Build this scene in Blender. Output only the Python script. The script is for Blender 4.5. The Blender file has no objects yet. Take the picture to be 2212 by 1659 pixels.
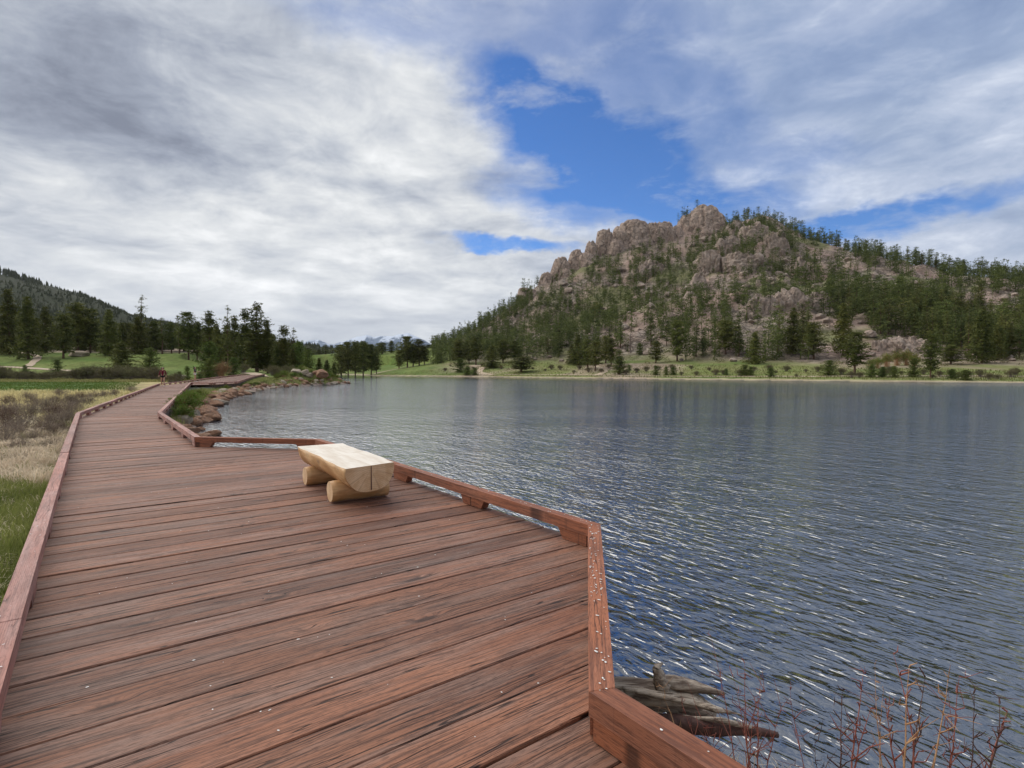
import bpy, bmesh, math, random
import numpy as np
from mathutils import Vector, Matrix

# ------------------------------------------------------------------ camera
scn = bpy.context.scene
COL = scn.collection
FPX, CXP, YH = 1220.0, 1106.0, 799.0      # focal length, centre and horizon measured on the photograph
CAMH = 1.4                                # eye height above the deck (deck top is z = 0)
WATER = -0.7
cam_d = bpy.data.cameras.new('camera')
cam = bpy.data.objects.new('camera', cam_d)
COL.objects.link(cam)
cam_d.sensor_width = 36.0
cam_d.lens = 36.0 * FPX / 2212.0
cam_d.clip_start = 0.05
cam_d.clip_end = 30000
cam.location = (0, 0, CAMH)
cam.rotation_euler = (math.radians(90 - 1.432), 0, 0)
scn.camera = cam

# ------------------------------------------------------------------ world
SUN_EL, SUN_AZ = 42.0, -62.0              # degrees; azimuth measured from +Y towards +X
EXPOSURE = 0.58
scn.view_settings.view_transform = 'Standard'
scn.view_settings.look = 'None'
scn.view_settings.gamma = 1.0
scn.view_settings.use_curve_mapping = False
scn.view_settings.exposure = EXPOSURE

class N:
    """small helper to write node trees"""
    def __init__(s, nt): s.nt = nt; nt.nodes.clear()
    def n(s, t, **kw):
        o = s.nt.nodes.new(t)
        for k, v in kw.items(): setattr(o, k, v)
        return o
    def put(s, sock, v):
        if isinstance(v, bpy.types.NodeSocket): s.nt.links.new(v, sock)
        elif v is not None:
            if isinstance(v, (tuple, list)) and len(v) == 3 and sock.type == 'RGBA': v = (*v, 1)
            sock.default_value = v
    def m(s, op, a, b=None, c=None, clamp=False):
        o = s.n('ShaderNodeMath', operation=op, use_clamp=clamp)
        s.put(o.inputs[0], a)
        if b is not None: s.put(o.inputs[1], b)
        if c is not None: s.put(o.inputs[2], c)
        return o.outputs[0]
    def vm(s, op, a, b=None):
        o = s.n('ShaderNodeVectorMath', operation=op)
        s.put(o.inputs[0], a)
        if b is not None: s.put(o.inputs[1], b)
        return o.outputs[0]
    def mix(s, f, a, b, bt='MIX'):
        o = s.n('ShaderNodeMix', data_type='RGBA', blend_type=bt)
        s.put(o.inputs[0], f); s.put(o.inputs[6], a); s.put(o.inputs[7], b)
        return o.outputs[2]
    def noise(s, vec, scale=1, detail=2, rough=.5, dist=0, w=None, col=False):
        o = s.n('ShaderNodeTexNoise')
        if w is not None: o.noise_dimensions = '4D'; s.put(o.inputs['W'], w)
        s.put(o.inputs['Vector'], vec); s.put(o.inputs['Scale'], scale)
        s.put(o.inputs['Detail'], detail); s.put(o.inputs['Roughness'], rough); s.put(o.inputs['Distortion'], dist)
        return o.outputs[1 if col else 0]
    def vor(s, vec, scale=1, feat='F1', out=0, rnd=1):
        o = s.n('ShaderNodeTexVoronoi', feature=feat)
        s.put(o.inputs['Vector'], vec); s.put(o.inputs['Scale'], scale); s.put(o.inputs['Randomness'], rnd)
        return o.outputs[out]
    def ramp(s, f, pts, interp='LINEAR'):
        o = s.n('ShaderNodeValToRGB'); r = o.color_ramp; r.interpolation = interp
        while len(r.elements) < len(pts): r.elements.new(.5)
        for e, (p, c) in zip(r.elements, pts):
            e.position = p
            e.color = (c, c, c, 1) if not isinstance(c, (tuple, list)) else (*c, 1)
        s.put(o.inputs[0], f)
        return o.outputs[0]
    def sm(s, x, a, b, lo=0., hi=1.):
        o = s.n('ShaderNodeMapRange', interpolation_type='SMOOTHSTEP')
        s.put(o.inputs[0], x); s.put(o.inputs[1], a); s.put(o.inputs[2], b); s.put(o.inputs[3], lo); s.put(o.inputs[4], hi)
        return o.outputs[0]
    def comb(s, x, y, z):
        o = s.n('ShaderNodeCombineXYZ')
        s.put(o.inputs[0], x); s.put(o.inputs[1], y); s.put(o.inputs[2], z)
        return o.outputs[0]
    def sep(s, v):
        o = s.n('ShaderNodeSeparateXYZ'); s.put(o.inputs[0], v); return o.outputs

def azel(px, py):
    U = (px - CXP) / FPX; V = (YH - py) / FPX
    a = math.atan(U); return a, math.atan(V * math.cos(a))

world = bpy.data.worlds.new('World'); scn.world = world; world.use_nodes = True
w = N(world.node_tree)
sky = w.n('ShaderNodeTexSky', sky_type='NISHITA', sun_disc=False)
sky.sun_elevation = math.radians(SUN_EL); sky.sun_rotation = math.radians(SUN_AZ)
sky.altitude = 2700; sky.air_density = 1.0; sky.dust_density = 0.3; sky.ozone_density = 2.0
hsv = w.n('ShaderNodeHueSaturation'); w.put(hsv.inputs['Color'], sky.outputs[0])
hsv.inputs['Saturation'].default_value = 1.2; hsv.inputs['Value'].default_value = 0.9
d = w.n('ShaderNodeTexCoord').outputs['Generated']
dn = w.vm('NORMALIZE', d)
dx, dy, dz = w.sep(dn)
zc = w.m('MAXIMUM', w.m('ADD', w.m('ABSOLUTE', dz), .16), .05)
P = w.comb(w.m('DIVIDE', dx, zc), w.m('DIVIDE', dy, zc), 0.0)          # cloud layer seen in perspective
az = w.m('ARCTAN2', dx, dy)
el = w.m('ARCSINE', dz)
warp = w.noise(dn, 4.0, 5, .6, col=True)
wx, wy, wz = w.sep(warp)
warp2 = w.noise(w.comb(w.m('MULTIPLY', dx, 1.0), w.m('MULTIPLY', dy, 1.0), w.m('MULTIPLY', dz, 2.2)), 13.0, 5, .65, col=True)
vx, vy, vz = w.sep(warp2)
azw = w.m('ADD', w.m('ADD', az, w.m('MULTIPLY', w.m('SUBTRACT', wx, .5), .20)), w.m('MULTIPLY', w.m('SUBTRACT', vx, .5), .10))
elw = w.m('ADD', w.m('ADD', el, w.m('MULTIPLY', w.m('SUBTRACT', wy, .5), .11)), w.m('MULTIPLY', w.m('SUBTRACT', vy, .5), .05))
def blob(px, py, rx, ry, rot, amp, soft=(1.18, .38), a_=None, e_=None):
    """soft elliptical region of the sky, given where it stands (degrees of arc)"""
    a0, e0 = azel(px, py); k = 1 / FPX
    a1 = w.m('SUBTRACT', a_ or azw, a0); e1 = w.m('SUBTRACT', e_ or elw, e0)
    c, s_ = math.cos(math.radians(rot)), math.sin(math.radians(rot))
    p = w.m('DIVIDE', w.m('ADD', w.m('MULTIPLY', a1, c), w.m('MULTIPLY', e1, s_)), rx * k)
    q = w.m('DIVIDE', w.m('SUBTRACT', w.m('MULTIPLY', e1, c), w.m('MULTIPLY', a1, s_)), ry * k)
    r = w.m('SQRT', w.m('ADD', w.m('MULTIPLY', p, p), w.m('MULTIPLY', q, q)))
    return w.m('MULTIPLY', w.sm(r, soft[0], soft[1]), amp)
gaps = [(1200, 245, 290, 115, -26, 1.1), (1320, 330, 260, 130, -18, 1.15), (1400, 425, 340, 80, -6, 1.15), (1420, 360, 200, 70, -16, .8),
        (1255, 455, 120, 60, 0, .8), (1880, 480, 280, 34, 4, 1.1), (1095, 534, 135, 21, -6, 1.0), (1560, 440, 200, 40, -8, .8),
        (1290, 110, 330, 170, 0, .62), (1480, 230, 240, 140, -20, .55), (960, 50, 380, 80, 0, .50), (1700, 120, 500, 160, 10, .22), (1640, 330, 200, 60, -10, .5)]
g = None
for b in gaps:
    v = blob(*b); g = v if g is None else w.m('MAXIMUM', g, v)
# wisps that cross the gap
n3 = w.noise(P, 4.2, 7, .66, .5)
wn = w.noise(w.comb(w.m('MULTIPLY', az, 3.0), w.m('MULTIPLY', el, 11.0), w.m('MULTIPLY', wx, 1.6)), 1.3, 6, .62)
wisp = w.sm(w.m('ADD', w.m('MULTIPLY', wn, .6), w.m('MULTIPLY', n3, .4)), .46, .66)
cover = w.m('SUBTRACT', 1.0, w.m('MULTIPLY', g, w.m('SUBTRACT', 1.0, w.m('MULTIPLY', wisp, .48))), clamp=True)
# cloud brightness: billows in perspective plus streaks
n1 = w.noise(P, 1.15, 7, .58, .45)
n2 = w.noise(w.comb(w.m('MULTIPLY', az, 2.2), w.m('MULTIPLY', el, 7.0), 3.3), 1.6, 5, .55, .6)
bri = w.m('ADD', w.m('ADD', w.m('MULTIPLY', n1, .68), w.m('MULTIPLY', n2, .34)), w.m('MULTIPLY', n3, .30))
lowl = blob(200, 540, 900, 300, 0, .085, (1.4, .1), az, el)               # thinner, brighter cloud low on the left
dark1 = blob(350, 330, 420, 70, -6, -.09, (1.5, .1)); dark2 = blob(120, 180, 260, 90, 8, -.08, (1.5, .1))
edge = blob(830, 240, 330, 300, 0, .05, (1.4, .1)); rgt = blob(1950, 300, 700, 330, 0, -.01, (1.4, .2), az, el)
for q in (lowl, dark1, dark2, edge, rgt): bri = w.m('ADD', bri, q)
cc = w.ramp(bri, [(.48, (.150, .170, .220)), (.57, (.235, .262, .32)), (.67, (.365, .39, .435)), (.77, (.52, .535, .55)), (.93, (.80, .80, .80))])
rightness = w.m('MULTIPLY', w.sm(az, -.05, .35), w.sm(az, 2.6, 1.2))      # thin blue-tinged veil on the right
cc2 = w.ramp(bri, [(.46, (.165, .22, .34)), (.57, (.235, .295, .415)), (.67, (.35, .40, .505)), (.82, (.66, .69, .74))])
cc = w.mix(rightness, cc, cc2)
hz = w.sm(el, .26, .02)
cc = w.mix(w.m('MULTIPLY', hz, .55), cc, (.46, .49, .53))
bg1 = w.n('ShaderNodeBackground'); w.put(bg1.inputs[0], w.mix(1.0, hsv.outputs[0], (.50, .60, .74), 'MULTIPLY')); bg1.inputs[1].default_value = 0.15
bg2 = w.n('ShaderNodeBackground'); w.put(bg2.inputs[0], cc); bg2.inputs[1].default_value = 1.0
mx = w.n('ShaderNodeMixShader'); w.put(mx.inputs[0], cover)
w.put(mx.inputs[1], bg1.outputs[0]); w.put(mx.inputs[2], bg2.outputs[0])
wo = w.n('ShaderNodeOutputWorld'); w.put(wo.inputs[0], mx.outputs[0])

sd_ = bpy.data.lights.new('sun', 'SUN'); sun = bpy.data.objects.new('sun', sd_); COL.objects.link(sun)
sd_.energy = 2.2; sd_.angle = math.radians(80); sd_.color = (1, .95, .87)
_a, _e = math.radians(SUN_AZ), math.radians(SUN_EL)
sun.rotation_euler = (-Vector((math.sin(_a) * math.cos(_e), math.cos(_a) * math.cos(_e), math.sin(_e)))).to_track_quat('-Z', 'Y').to_euler()

# ------------------------------------------------------------------ helpers
def ground_pt(px, py, h=0.0):
    z = (CAMH - h) * FPX / (py - YH)
    return np.array([(px - CXP) / FPX * z, z])
def px_x(px, z): return (px - CXP) / FPX * z
def px_h(py, z): return CAMH + (YH - py) / FPX * z

def tag(o, label=None, cat=None, group=None, kind=None):
    if label: o['label'] = label
    if cat: o['category'] = cat
    if group: o['group'] = group
    if kind: o['kind'] = kind
    return o
def link(name, data, parent=None, loc=(0, 0, 0), rotz=0.0, scale=(1, 1, 1)):
    o = bpy.data.objects.new(name, data); COL.objects.link(o)
    o.location = loc; o.rotation_euler = (0, 0, rotz); o.scale = scale
    if parent: o.parent = parent
    return o
def empty(name, loc=(0, 0, 0), rotz=0.0, scale=(1, 1, 1)): return link(name, None, None, loc, rotz, scale)
def mesh(name, V, F, mats, smooth=False, mi=None):
    me = bpy.data.meshes.new(name)
    V = np.asarray(V, dtype=np.float32)
    if isinstance(F, np.ndarray):
        k = F.shape[1]
        me.vertices.add(len(V)); me.vertices.foreach_set('co', V.ravel())
        me.loops.add(F.size); me.loops.foreach_set('vertex_index', F.astype(np.int32).ravel())
        me.polygons.add(len(F)); me.polygons.foreach_set('loop_start', np.arange(0, F.size, k, dtype=np.int32))
        me.polygons.foreach_set('loop_total', np.full(len(F), k, dtype=np.int32))
        me.update(calc_edges=True)
    else:
        me.from_pydata([tuple(map(float, v)) for v in V], [], [tuple(map(int, f)) for f in F])
    for m_ in (mats if isinstance(mats, (list, tuple)) else [mats]): me.materials.append(m_)
    if mi is not None: me.polygons.foreach_set('material_index', np.asarray(mi, dtype=np.int32))
    me.polygons.foreach_set('use_smooth', np.full(len(me.polygons), bool(smooth)))
    me.update()
    return me

# numpy noise
def _h(ix, iy, iz, s=0):
    n = (ix.astype(np.int64) * 374761393 + iy.astype(np.int64) * 668265263 + iz.astype(np.int64) * 2147483647 + s * 974634777) & 0xffffffff
    n = ((n ^ (n >> 13)) * 1274126177) & 0xffffffff
    n = (n ^ (n >> 16)) & 0xffffff
    return n / float(0xffffff)
def vnoise(p, s=0):
    i = np.floor(p).astype(np.int64); f = p - i; f = f * f * (3 - 2 * f); r = 0
    for a in (0, 1):
        for b in (0, 1):
            for c in (0, 1):
                wgt = (f[:, 0] if a else 1 - f[:, 0]) * (f[:, 1] if b else 1 - f[:, 1]) * (f[:, 2] if c else 1 - f[:, 2])
                r = r + wgt * _h(i[:, 0] + a, i[:, 1] + b, i[:, 2] + c, s)
    return r
def fbm(p, o=4, s=0):
    r, a, t = 0, 1, 0
    for k in range(o):
        r = r + a * (vnoise(p * 2 ** k, s + k) - .5); t += a; a *= .5
    return r / t * 2
def voro(p, s=0):
    i = np.floor(p).astype(np.int64)
    f1 = np.full(len(p), 9.); f2 = np.full(len(p), 9.); idv = np.zeros(len(p))
    for a in (-1, 0, 1):
        for b in (-1, 0, 1):
            for c in (-1, 0, 1):
                j = i + (a, b, c)
                q = j + np.stack([_h(j[:, 0], j[:, 1], j[:, 2], s + k) for k in (1, 2, 3)], 1)
                d_ = np.sqrt(((q - p) ** 2).sum(1)); h = _h(j[:, 0], j[:, 1], j[:, 2], s + 9)
                nb = d_ < f1
                f2 = np.where(nb, f1, np.minimum(f2, d_)); idv = np.where(nb, h, idv); f1 = np.where(nb, d_, f1)
    return f1, f2, idv
def sstep(x, a, b):
    t = np.clip((x - a) / (b - a), 0, 1); return t * t * (3 - 2 * t)

# ------------------------------------------------------------------ materials
def mat(name):
    m_ = bpy.data.materials.new(name); m_.use_nodes = True
    return m_, N(m_.node_tree)
def finish(n, col, rough=.8, bump=None, bstr=.5, bdist=.01, spec=.3, sub=None, metallic=0):
    b = n.n('ShaderNodeBsdfPrincipled'); o = n.n('ShaderNodeOutputMaterial')
    n.put(b.inputs['Base Color'], col); n.put(b.inputs['Roughness'], rough); n.put(b.inputs['Specular IOR Level'], spec)
    if bump is not None:
        bp = n.n('ShaderNodeBump'); n.put(bp.inputs['Height'], bump)
        bp.inputs['Strength'].default_value = bstr; bp.inputs['Distance'].default_value = bdist
        n.put(b.inputs['Normal'], bp.outputs[0])
    n.put(o.inputs[0], b.outputs[0]); return b
def coords(n, kind='Object'): return n.n('ShaderNodeTexCoord').outputs[kind]

def wood_mat(name, reds, greys, dark, grey_amt=.5, grain=70, fine=1.0, incise=False, stain=0.0):
    m_, n = mat(name)
    c = coords(n); rnd = n.n('ShaderNodeObjectInfo').outputs['Random']
    x, y, z = n.sep(c); W_ = n.m('MULTIPLY', rnd, 37.0)
    # knots bend the grain
    kc = n.comb(n.m('MULTIPLY', x, 1.15), n.m('MULTIPLY', y, 4.2), W_)
    kd = n.vor(kc, 1.0)
    kn = n.sm(kd, .26, .02)
    yy = n.m('ADD', y, n.m('MULTIPLY', kn, .045))
    yy = n.m('ADD', yy, n.m('MULTIPLY', n.m('SUBTRACT', n.noise(n.comb(n.m('MULTIPLY', x, 1.2), n.m('MULTIPLY', y, 3), W_), 1.0, 2), .5), .05))
    g1 = n.noise(n.comb(n.m('MULTIPLY', x, 2.6), n.m('MULTIPLY', yy, grain), n.m('ADD', n.m('MULTIPLY', z, grain), W_)), 1.0, 3, .6)
    g2 = n.noise(n.comb(n.m('MULTIPLY', x, 22), n.m('MULTIPLY', yy, grain * 2.6), n.m('ADD', n.m('MULTIPLY', z, grain * 3), W_)), 1.0, 2, .6)
    big = n.noise(n.comb(n.m('MULTIPLY', x, 1.3), n.m('MULTIPLY', y, 9), W_), 1.0, 4, .6)
    big2 = n.noise(n.comb(n.m('MULTIPLY', x, .5), n.m('MULTIPLY', y, 1.5), n.m('ADD', W_, 9.)), 1.0, 3, .55)
    base = n.mix(n.sm(big2, .35, .65), reds[0], reds[1])
    ga = n.m('ADD', n.m('MULTIPLY', n.sm(big, .38, .66), grey_amt), n.m('MULTIPLY', n.m('SUBTRACT', rnd, .5), .3), clamp=True)
    base = n.mix(ga, base, greys)
    base = n.mix(n.m('MULTIPLY', n.sm(g1, .56, .36), .62 * fine), base, dark)
    base = n.mix(n.m('MULTIPLY', n.sm(g2, .50, .32), .55 * fine), base, dark)
    base = n.mix(n.m('MULTIPLY', n.sm(g1, .62, .80), .25), base, tuple(min(1, 1.35 * k) for k in reds[1]))
    crack = n.sm(n.m('ABSOLUTE', n.m('SUBTRACT', n.noise(n.comb(n.m('MULTIPLY', x, .9), n.m('MULTIPLY', yy, 26), n.m('ADD', W_, 3.)), 1.0, 1), .5)), .016, .004)
    crack = n.m('MULTIPLY', crack, n.sm(n.noise(n.comb(n.m('MULTIPLY', x, 1.2), n.m('MULTIPLY', y, 8), n.m('ADD', W_, 5.)), 1.0, 1), .44, .52))
    base = n.mix(n.m('MULTIPLY', crack, .8 * fine), base, tuple(k * .35 for k in dark))
    core = n.m('MULTIPLY', n.sm(kd, .13, .05), .7 * fine)
    pits = n.sm(n.noise(n.comb(n.m('MULTIPLY', x, 14), n.m('MULTIPLY', y, 75), W_), 1.0, 3, .7), .60, .72)
    base = n.mix(n.m('MULTIPLY', pits, .55 * fine), base, dark)
    base = n.mix(core, base, tuple(k * .7 for k in dark))
    val = n.m('ADD', .84, n.m('MULTIPLY', n.m('FRACT', n.m('MULTIPLY', rnd, 7.31)), .38))
    hs = n.n('ShaderNodeHueSaturation'); n.put(hs.inputs['Color'], base); n.put(hs.inputs['Value'], val)
    base = hs.outputs[0]
    h = n.m('ADD', n.m('MULTIPLY', g1, .6), n.m('MULTIPLY', g2, .5))
    h = n.m('SUBTRACT', h, n.m('MULTIPLY', crack, .8))
    if incise:
        br = n.n('ShaderNodeTexBrick'); n.put(br.inputs['Vector'], n.comb(n.m('MULTIPLY', x, 1.0), n.m('MULTIPLY', y, 1.0), 0.0))
        br.inputs['Scale'].default_value = 28; br.inputs['Mortar Size'].default_value = .025
        br.inputs['Brick Width'].default_value = .8; br.inputs['Row Height'].default_value = .26
        mk = n.m('MULTIPLY', br.outputs['Fac'], n.sm(n.noise(c, 3.0, 2), .42, .6))
        base = n.mix(n.m('MULTIPLY', mk, .35), base, dark); h = n.m('SUBTRACT', h, n.m('MULTIPLY', mk, .6))
    finish(n, base, n.m('ADD', .62, n.m('MULTIPLY', g1, .2)), h, .75, .006, .35)
    return m_
M = {}
M['plank'] = wood_mat('worn_red_brown_deck_wood', ((.205, .084, .048), (.315, .138, .078)), (.25, .18, .15), (.045, .020, .014), .52, 95, 1.15)
M['rail'] = wood_mat('stained_redwood_rail', ((.34, .150, .115), (.42, .205, .165)), (.42, .27, .24), (.10, .045, .036), .6, 55, .7, True)
M['rail2'] = wood_mat('fresh_redwood_rail', ((.27, .088, .040), (.37, .130, .060)), (.27, .15, .115), (.075, .028, .018), .30, 60, .9)
M['beam'] = wood_mat('dark_joist_wood', ((.07, .04, .03), (.10, .06, .045)), (.10, .085, .075), (.03, .02, .018), .6)

def simple(name, c1, c2, scale=8, rough=.85, bumpd=.01, detail=4, spec=.25):
    m_, n = mat(name); c = coords(n)
    a = n.noise(c, scale, detail, .6)
    b = n.noise(c, scale * 5, 3, .6)
    col = n.mix(n.sm(n.m('ADD', n.m('MULTIPLY', a, .7), n.m('MULTIPLY', b, .3)), .35, .65), c1, c2)
    finish(n, col, rough, b, .5, bumpd, spec); return m_
M['concrete'] = simple('weathered_grey_footing', (.20, .20, .18), (.34, .33, .30), 4)
M['dropping'] = simple('white_flake', (.62, .61, .57), (.8, .8, .77), 60, .7, .001)
M['skin'] = simple('skin', (.42, .23, .16), (.50, .29, .21), 6, .55, .001)
M['hair'] = simple('dark_hair', (.012, .008, .006), (.035, .022, .015), 30, .5, .003)
M['maroon'] = simple('maroon_cloth', (.10, .006, .018), (.15, .010, .028), 12, .85, .003)
M['black'] = simple('black_cloth', (.010, .010, .012), (.022, .02, .022), 12, .85, .003)
M['navy'] = simple('navy_cloth', (.008, .012, .028), (.016, .022, .045), 12, .85, .003)
M['white'] = simple('white_cloth', (.62, .58, .54), (.75, .72, .68), 12, .85, .003)
M['lips'] = simple('lips', (.30, .09, .08), (.34, .11, .10), 12, .5, .001)

# bench log
def bench_mats():
    out = []
    m_, n = mat('peeled_log_side'); c = coords(n); x, y, z = n.sep(c)
    a = n.noise(n.comb(n.m('MULTIPLY', x, 2.5), n.m('MULTIPLY', y, 7), n.m('MULTIPLY', z, 7)), 1, 4, .6)
    b = n.noise(n.comb(n.m('MULTIPLY', x, 5), n.m('MULTIPLY', y, 60), n.m('MULTIPLY', z, 60)), 1, 3, .6)
    k = n.sm(n.vor(n.comb(n.m('MULTIPLY', x, 2.2), n.m('MULTIPLY', y, 5), n.m('MULTIPLY', z, 5)), 1), .14, .04)
    col = n.mix(n.sm(a, .35, .65), (.46, .25, .10), (.66, .43, .22))
    col = n.mix(n.m('MULTIPLY', n.sm(b, .58, .38), .35), col, (.36, .19, .08))
    col = n.mix(n.m('MULTIPLY', k, .7), col, (.20, .10, .05))
    pt = n.noise(c, 3.5, 4, .7); col = n.mix(n.m('MULTIPLY', n.sm(pt, .55, .66), .5), col, (.34, .23, .14))
    finish(n, col, .55, n.m('ADD', a, n.m('MULTIPLY', b, .2)), .5, .012, .35); out.append(m_)
    m_, n = mat('sawn_log_top'); c = coords(n); x, y, z = n.sep(c)
    a = n.noise(n.comb(n.m('MULTIPLY', x, 1.5), n.m('MULTIPLY', y, 9), 0.), 1, 4, .6)
    saw = n.noise(n.comb(n.m('MULTIPLY', n.m('ADD', x, n.m('MULTIPLY', y, .35)), 22), n.m('MULTIPLY', y, 2.2), 0.), 1, 3, .65)
    col = n.mix(n.sm(a, .35, .65), (.64, .56, .46), (.76, .70, .61))
    col = n.mix(n.m('MULTIPLY', n.sm(saw, .58, .72), .6), col, (.40, .29, .20))
    line = n.sm(n.m('ABSOLUTE', n.m('SUBTRACT', y, n.m('MULTIPLY', x, .02))), .005, .001)
    col = n.mix(n.m('MULTIPLY', line, .35), col, (.42, .28, .15))
    finish(n, col, .7, saw, .35, .006, .25); out.append(m_)
    m_, n = mat('sawn_log_end'); c = coords(n); x, y, z = n.sep(c)
    def rings(cy, cz, sc):
        r = n.m('SQRT', n.m('ADD', n.m('POWER', n.m('SUBTRACT', y, cy), 2.), n.m('POWER', n.m('SUBTRACT', z, cz), 2.)))
        r = n.m('ADD', r, n.m('MULTIPLY', n.noise(c, 6, 2), .03))
        return n.m('SINE', n.m('MULTIPLY', r, sc))
    rg = rings(0.0, 0.0, 330.)
    a = n.noise(c, 9, 4, .6)
    col = n.mix(n.sm(a, .35, .65), (.56, .36, .20), (.68, .48, .30))
    col = n.mix(n.m('MULTIPLY', n.sm(rg, .2, .9), .35), col, (.42, .24, .11))
    rad = n.m('ABSOLUTE', n.m('SUBTRACT', n.noise(n.comb(n.m('MULTIPLY', n.m('ARCTAN2', n.m('SUBTRACT', z, .38), y), 3.2), 0., 3.), 1., 2), .5)); col = n.mix(n.m('MULTIPLY', n.sm(rad, .010, .003), .30), col, (.20, .10, .05))
    finish(n, col, .7, n.m('MULTIPLY', rg, .5), .2, .003, .25); out.append(m_)
    return out
M['log_side'], M['log_top'], M['log_end'] = bench_mats()

def leaf_mat(name, dark, light, hue=.03, scale=.9, transl=.15, rough=.7, val=.4, island=False):
    m_, n = mat(name); c = coords(n); oi = n.n('ShaderNodeObjectInfo').outputs['Random']
    a = n.noise(n.vm('ADD', c, n.comb(n.m('MULTIPLY', oi, 50.), 0., 0.)), scale, 3, .6)
    fac = n.sm(a, .3, .7)
    if island:
        isl = n.n('ShaderNodeNewGeometry').outputs['Random Per Island']
        fac = n.m('ADD', n.m('MULTIPLY', fac, .5), n.m('MULTIPLY', isl, .5))
    col = n.mix(fac, dark, light)
    hs = n.n('ShaderNodeHueSaturation'); n.put(hs.inputs['Color'], col)
    n.put(hs.inputs['Hue'], n.m('ADD', .5 - hue / 2, n.m('MULTIPLY', oi, hue)))
    n.put(hs.inputs['Value'], n.m('ADD', 1 - val / 2, n.m('MULTIPLY', n.m('FRACT', n.m('MULTIPLY', oi, 9.7)), val)))
    b = n.n('ShaderNodeBsdfPrincipled'); n.put(b.inputs['Base Color'], hs.outputs[0]); b.inputs['Roughness'].default_value = rough
    b.inputs['Specular IOR Level'].default_value = .15
    t = n.n('ShaderNodeBsdfTranslucent'); n.put(t.inputs[0], hs.outputs[0])
    mx_ = n.n('ShaderNodeMixShader'); mx_.inputs[0].default_value = transl
    n.put(mx_.inputs[1], b.outputs[0]); n.put(mx_.inputs[2], t.outputs[0])
    o = n.n('ShaderNodeOutputMaterial'); n.put(o.inputs[0], mx_.outputs[0]); return m_
M['needle'] = leaf_mat('dark_pine_needles', (.052, .066, .016), (.150, .158, .038))
M['needle_far'] = leaf_mat('hill_pine_needles', (.050, .066, .019), (.165, .180, .048), .05, .5, .15, .7, .8)
M['needle_young'] = leaf_mat('bright_young_needles', (.060, .090, .018), (.130, .165, .035), .03, 1.5)
M['needle_dead'] = leaf_mat('reddish_dead_needles', (.13, .075, .06), (.22, .13, .10), .02, 1.0)
M['sage'] = leaf_mat('grey_brown_twigs', (.20, .155, .105), (.48, .39, .27), .03, 3, .1, .9, .5, True)
M['willow'] = leaf_mat('olive_grey_willow', (.085, .080, .035), (.19, .175, .075), .04, 1, .15, .9, .4)
M['rust_shrub'] = leaf_mat('rusty_willow', (.15, .10, .05), (.25, .16, .09), .03, 1, .15, .9, .3)
M['lush'] = leaf_mat('lush_green_leaves', (.070, .120, .015), (.155, .225, .040), .04, 1.2, .25, .7, .3, True)
M['grass_green'] = leaf_mat('fresh_green_grass', (.105, .145, .030), (.34, .37, .12), .04, 1.5, .5, .7, .3, True)
M['grass_straw'] = leaf_mat('bleached_straw_grass', (.50, .41, .28), (.86, .76, .58), .03, 1.2, .5, .8, .3, True)
M['grass_tan'] = leaf_mat('tan_field_grass', (.46, .36, .17), (.80, .68, .40), .03, .4, .5, .8, .3, True)
M['grass_marsh'] = leaf_mat('deep_green_marsh_grass', (.060, .110, .014), (.14, .20, .035), .03, .3, .25, .7, .3, True)
M['needle_mtn'] = leaf_mat('distant_mountain_needles', (.042, .050, .026), (.080, .085, .045), .03, .02, .1, .9, .4)
M['grass_mix'] = leaf_mat('lakeshore_grass', (.13, .15, .045), (.34, .32, .13), .04, .3, .4, .8, .3, True)
M['bark'] = simple('pine_bark', (.075, .045, .03), (.15, .09, .06), 5, .95, .03)
M['bark_grey'] = simple('grey_dead_wood', (.14, .11, .09), (.26, .21, .18), 6, .95, .02)
M['stem'] = simple('red_willow_stem', (.20, .055, .04), (.32, .11, .075), 25, .6, .002)
M['stem_tan'] = simple('tan_willow_stem', (.34, .17, .08), (.50, .30, .16), 20, .7, .003)
M['stem_dark'] = simple('dark_twig', (.06, .03, .026), (.13, .07, .055), 25, .7, .002)

def rock_mat(name, c1, c2, c3, scale=.25, bumpd=.3, lich=(.12, .115, .10), crack=.6):
    m_, n = mat(name); c = coords(n); x, y, z = n.sep(c)
    oi = n.n('ShaderNodeObjectInfo').outputs['Random']
    c = n.vm('ADD', c, n.comb(n.m('MULTIPLY', oi, 31.), 0., 0.))
    a = n.noise(c, scale, 4, .6); b = n.noise(c, scale * 6, 5, .65)
    col = n.mix(n.sm(a, .35, .65), c1, c2); col = n.mix(n.sm(b, .5, .75), col, c3)
    nz = n.sep(n.n('ShaderNodeNewGeometry').outputs['Normal'])[2]
    lf = n.m('MULTIPLY', n.sm(n.noise(c, scale * 2.5, 4, .7), .45, .68), .55)
    col = n.mix(lf, col, lich)
    streak = n.noise(n.comb(n.m('MULTIPLY', x, scale * 9), n.m('MULTIPLY', y, scale * 9), n.m('MULTIPLY', z, scale * 1.2)), 1, 4, .65)
    col = n.mix(n.m('MULTIPLY', n.sm(streak, .55, .72), .35), col, tuple(k * .5 for k in c1))
    cr = n.vor(n.vm('ADD', c, n.vm('SCALE', n.noise(c, scale * 3, 3, .6, col=True), None)), scale * 2.2, 'DISTANCE_TO_EDGE')
    ck = n.sm(cr, .035, .004)
    col = n.mix(n.m('MULTIPLY', ck, crack), col, (.05, .04, .035))
    finish(n, col, .9, n.m('SUBTRACT', n.m('ADD', b, n.m('MULTIPLY', streak, .4)), n.m('MULTIPLY', ck, .8)), .8, bumpd, .15)
    return m_

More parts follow.
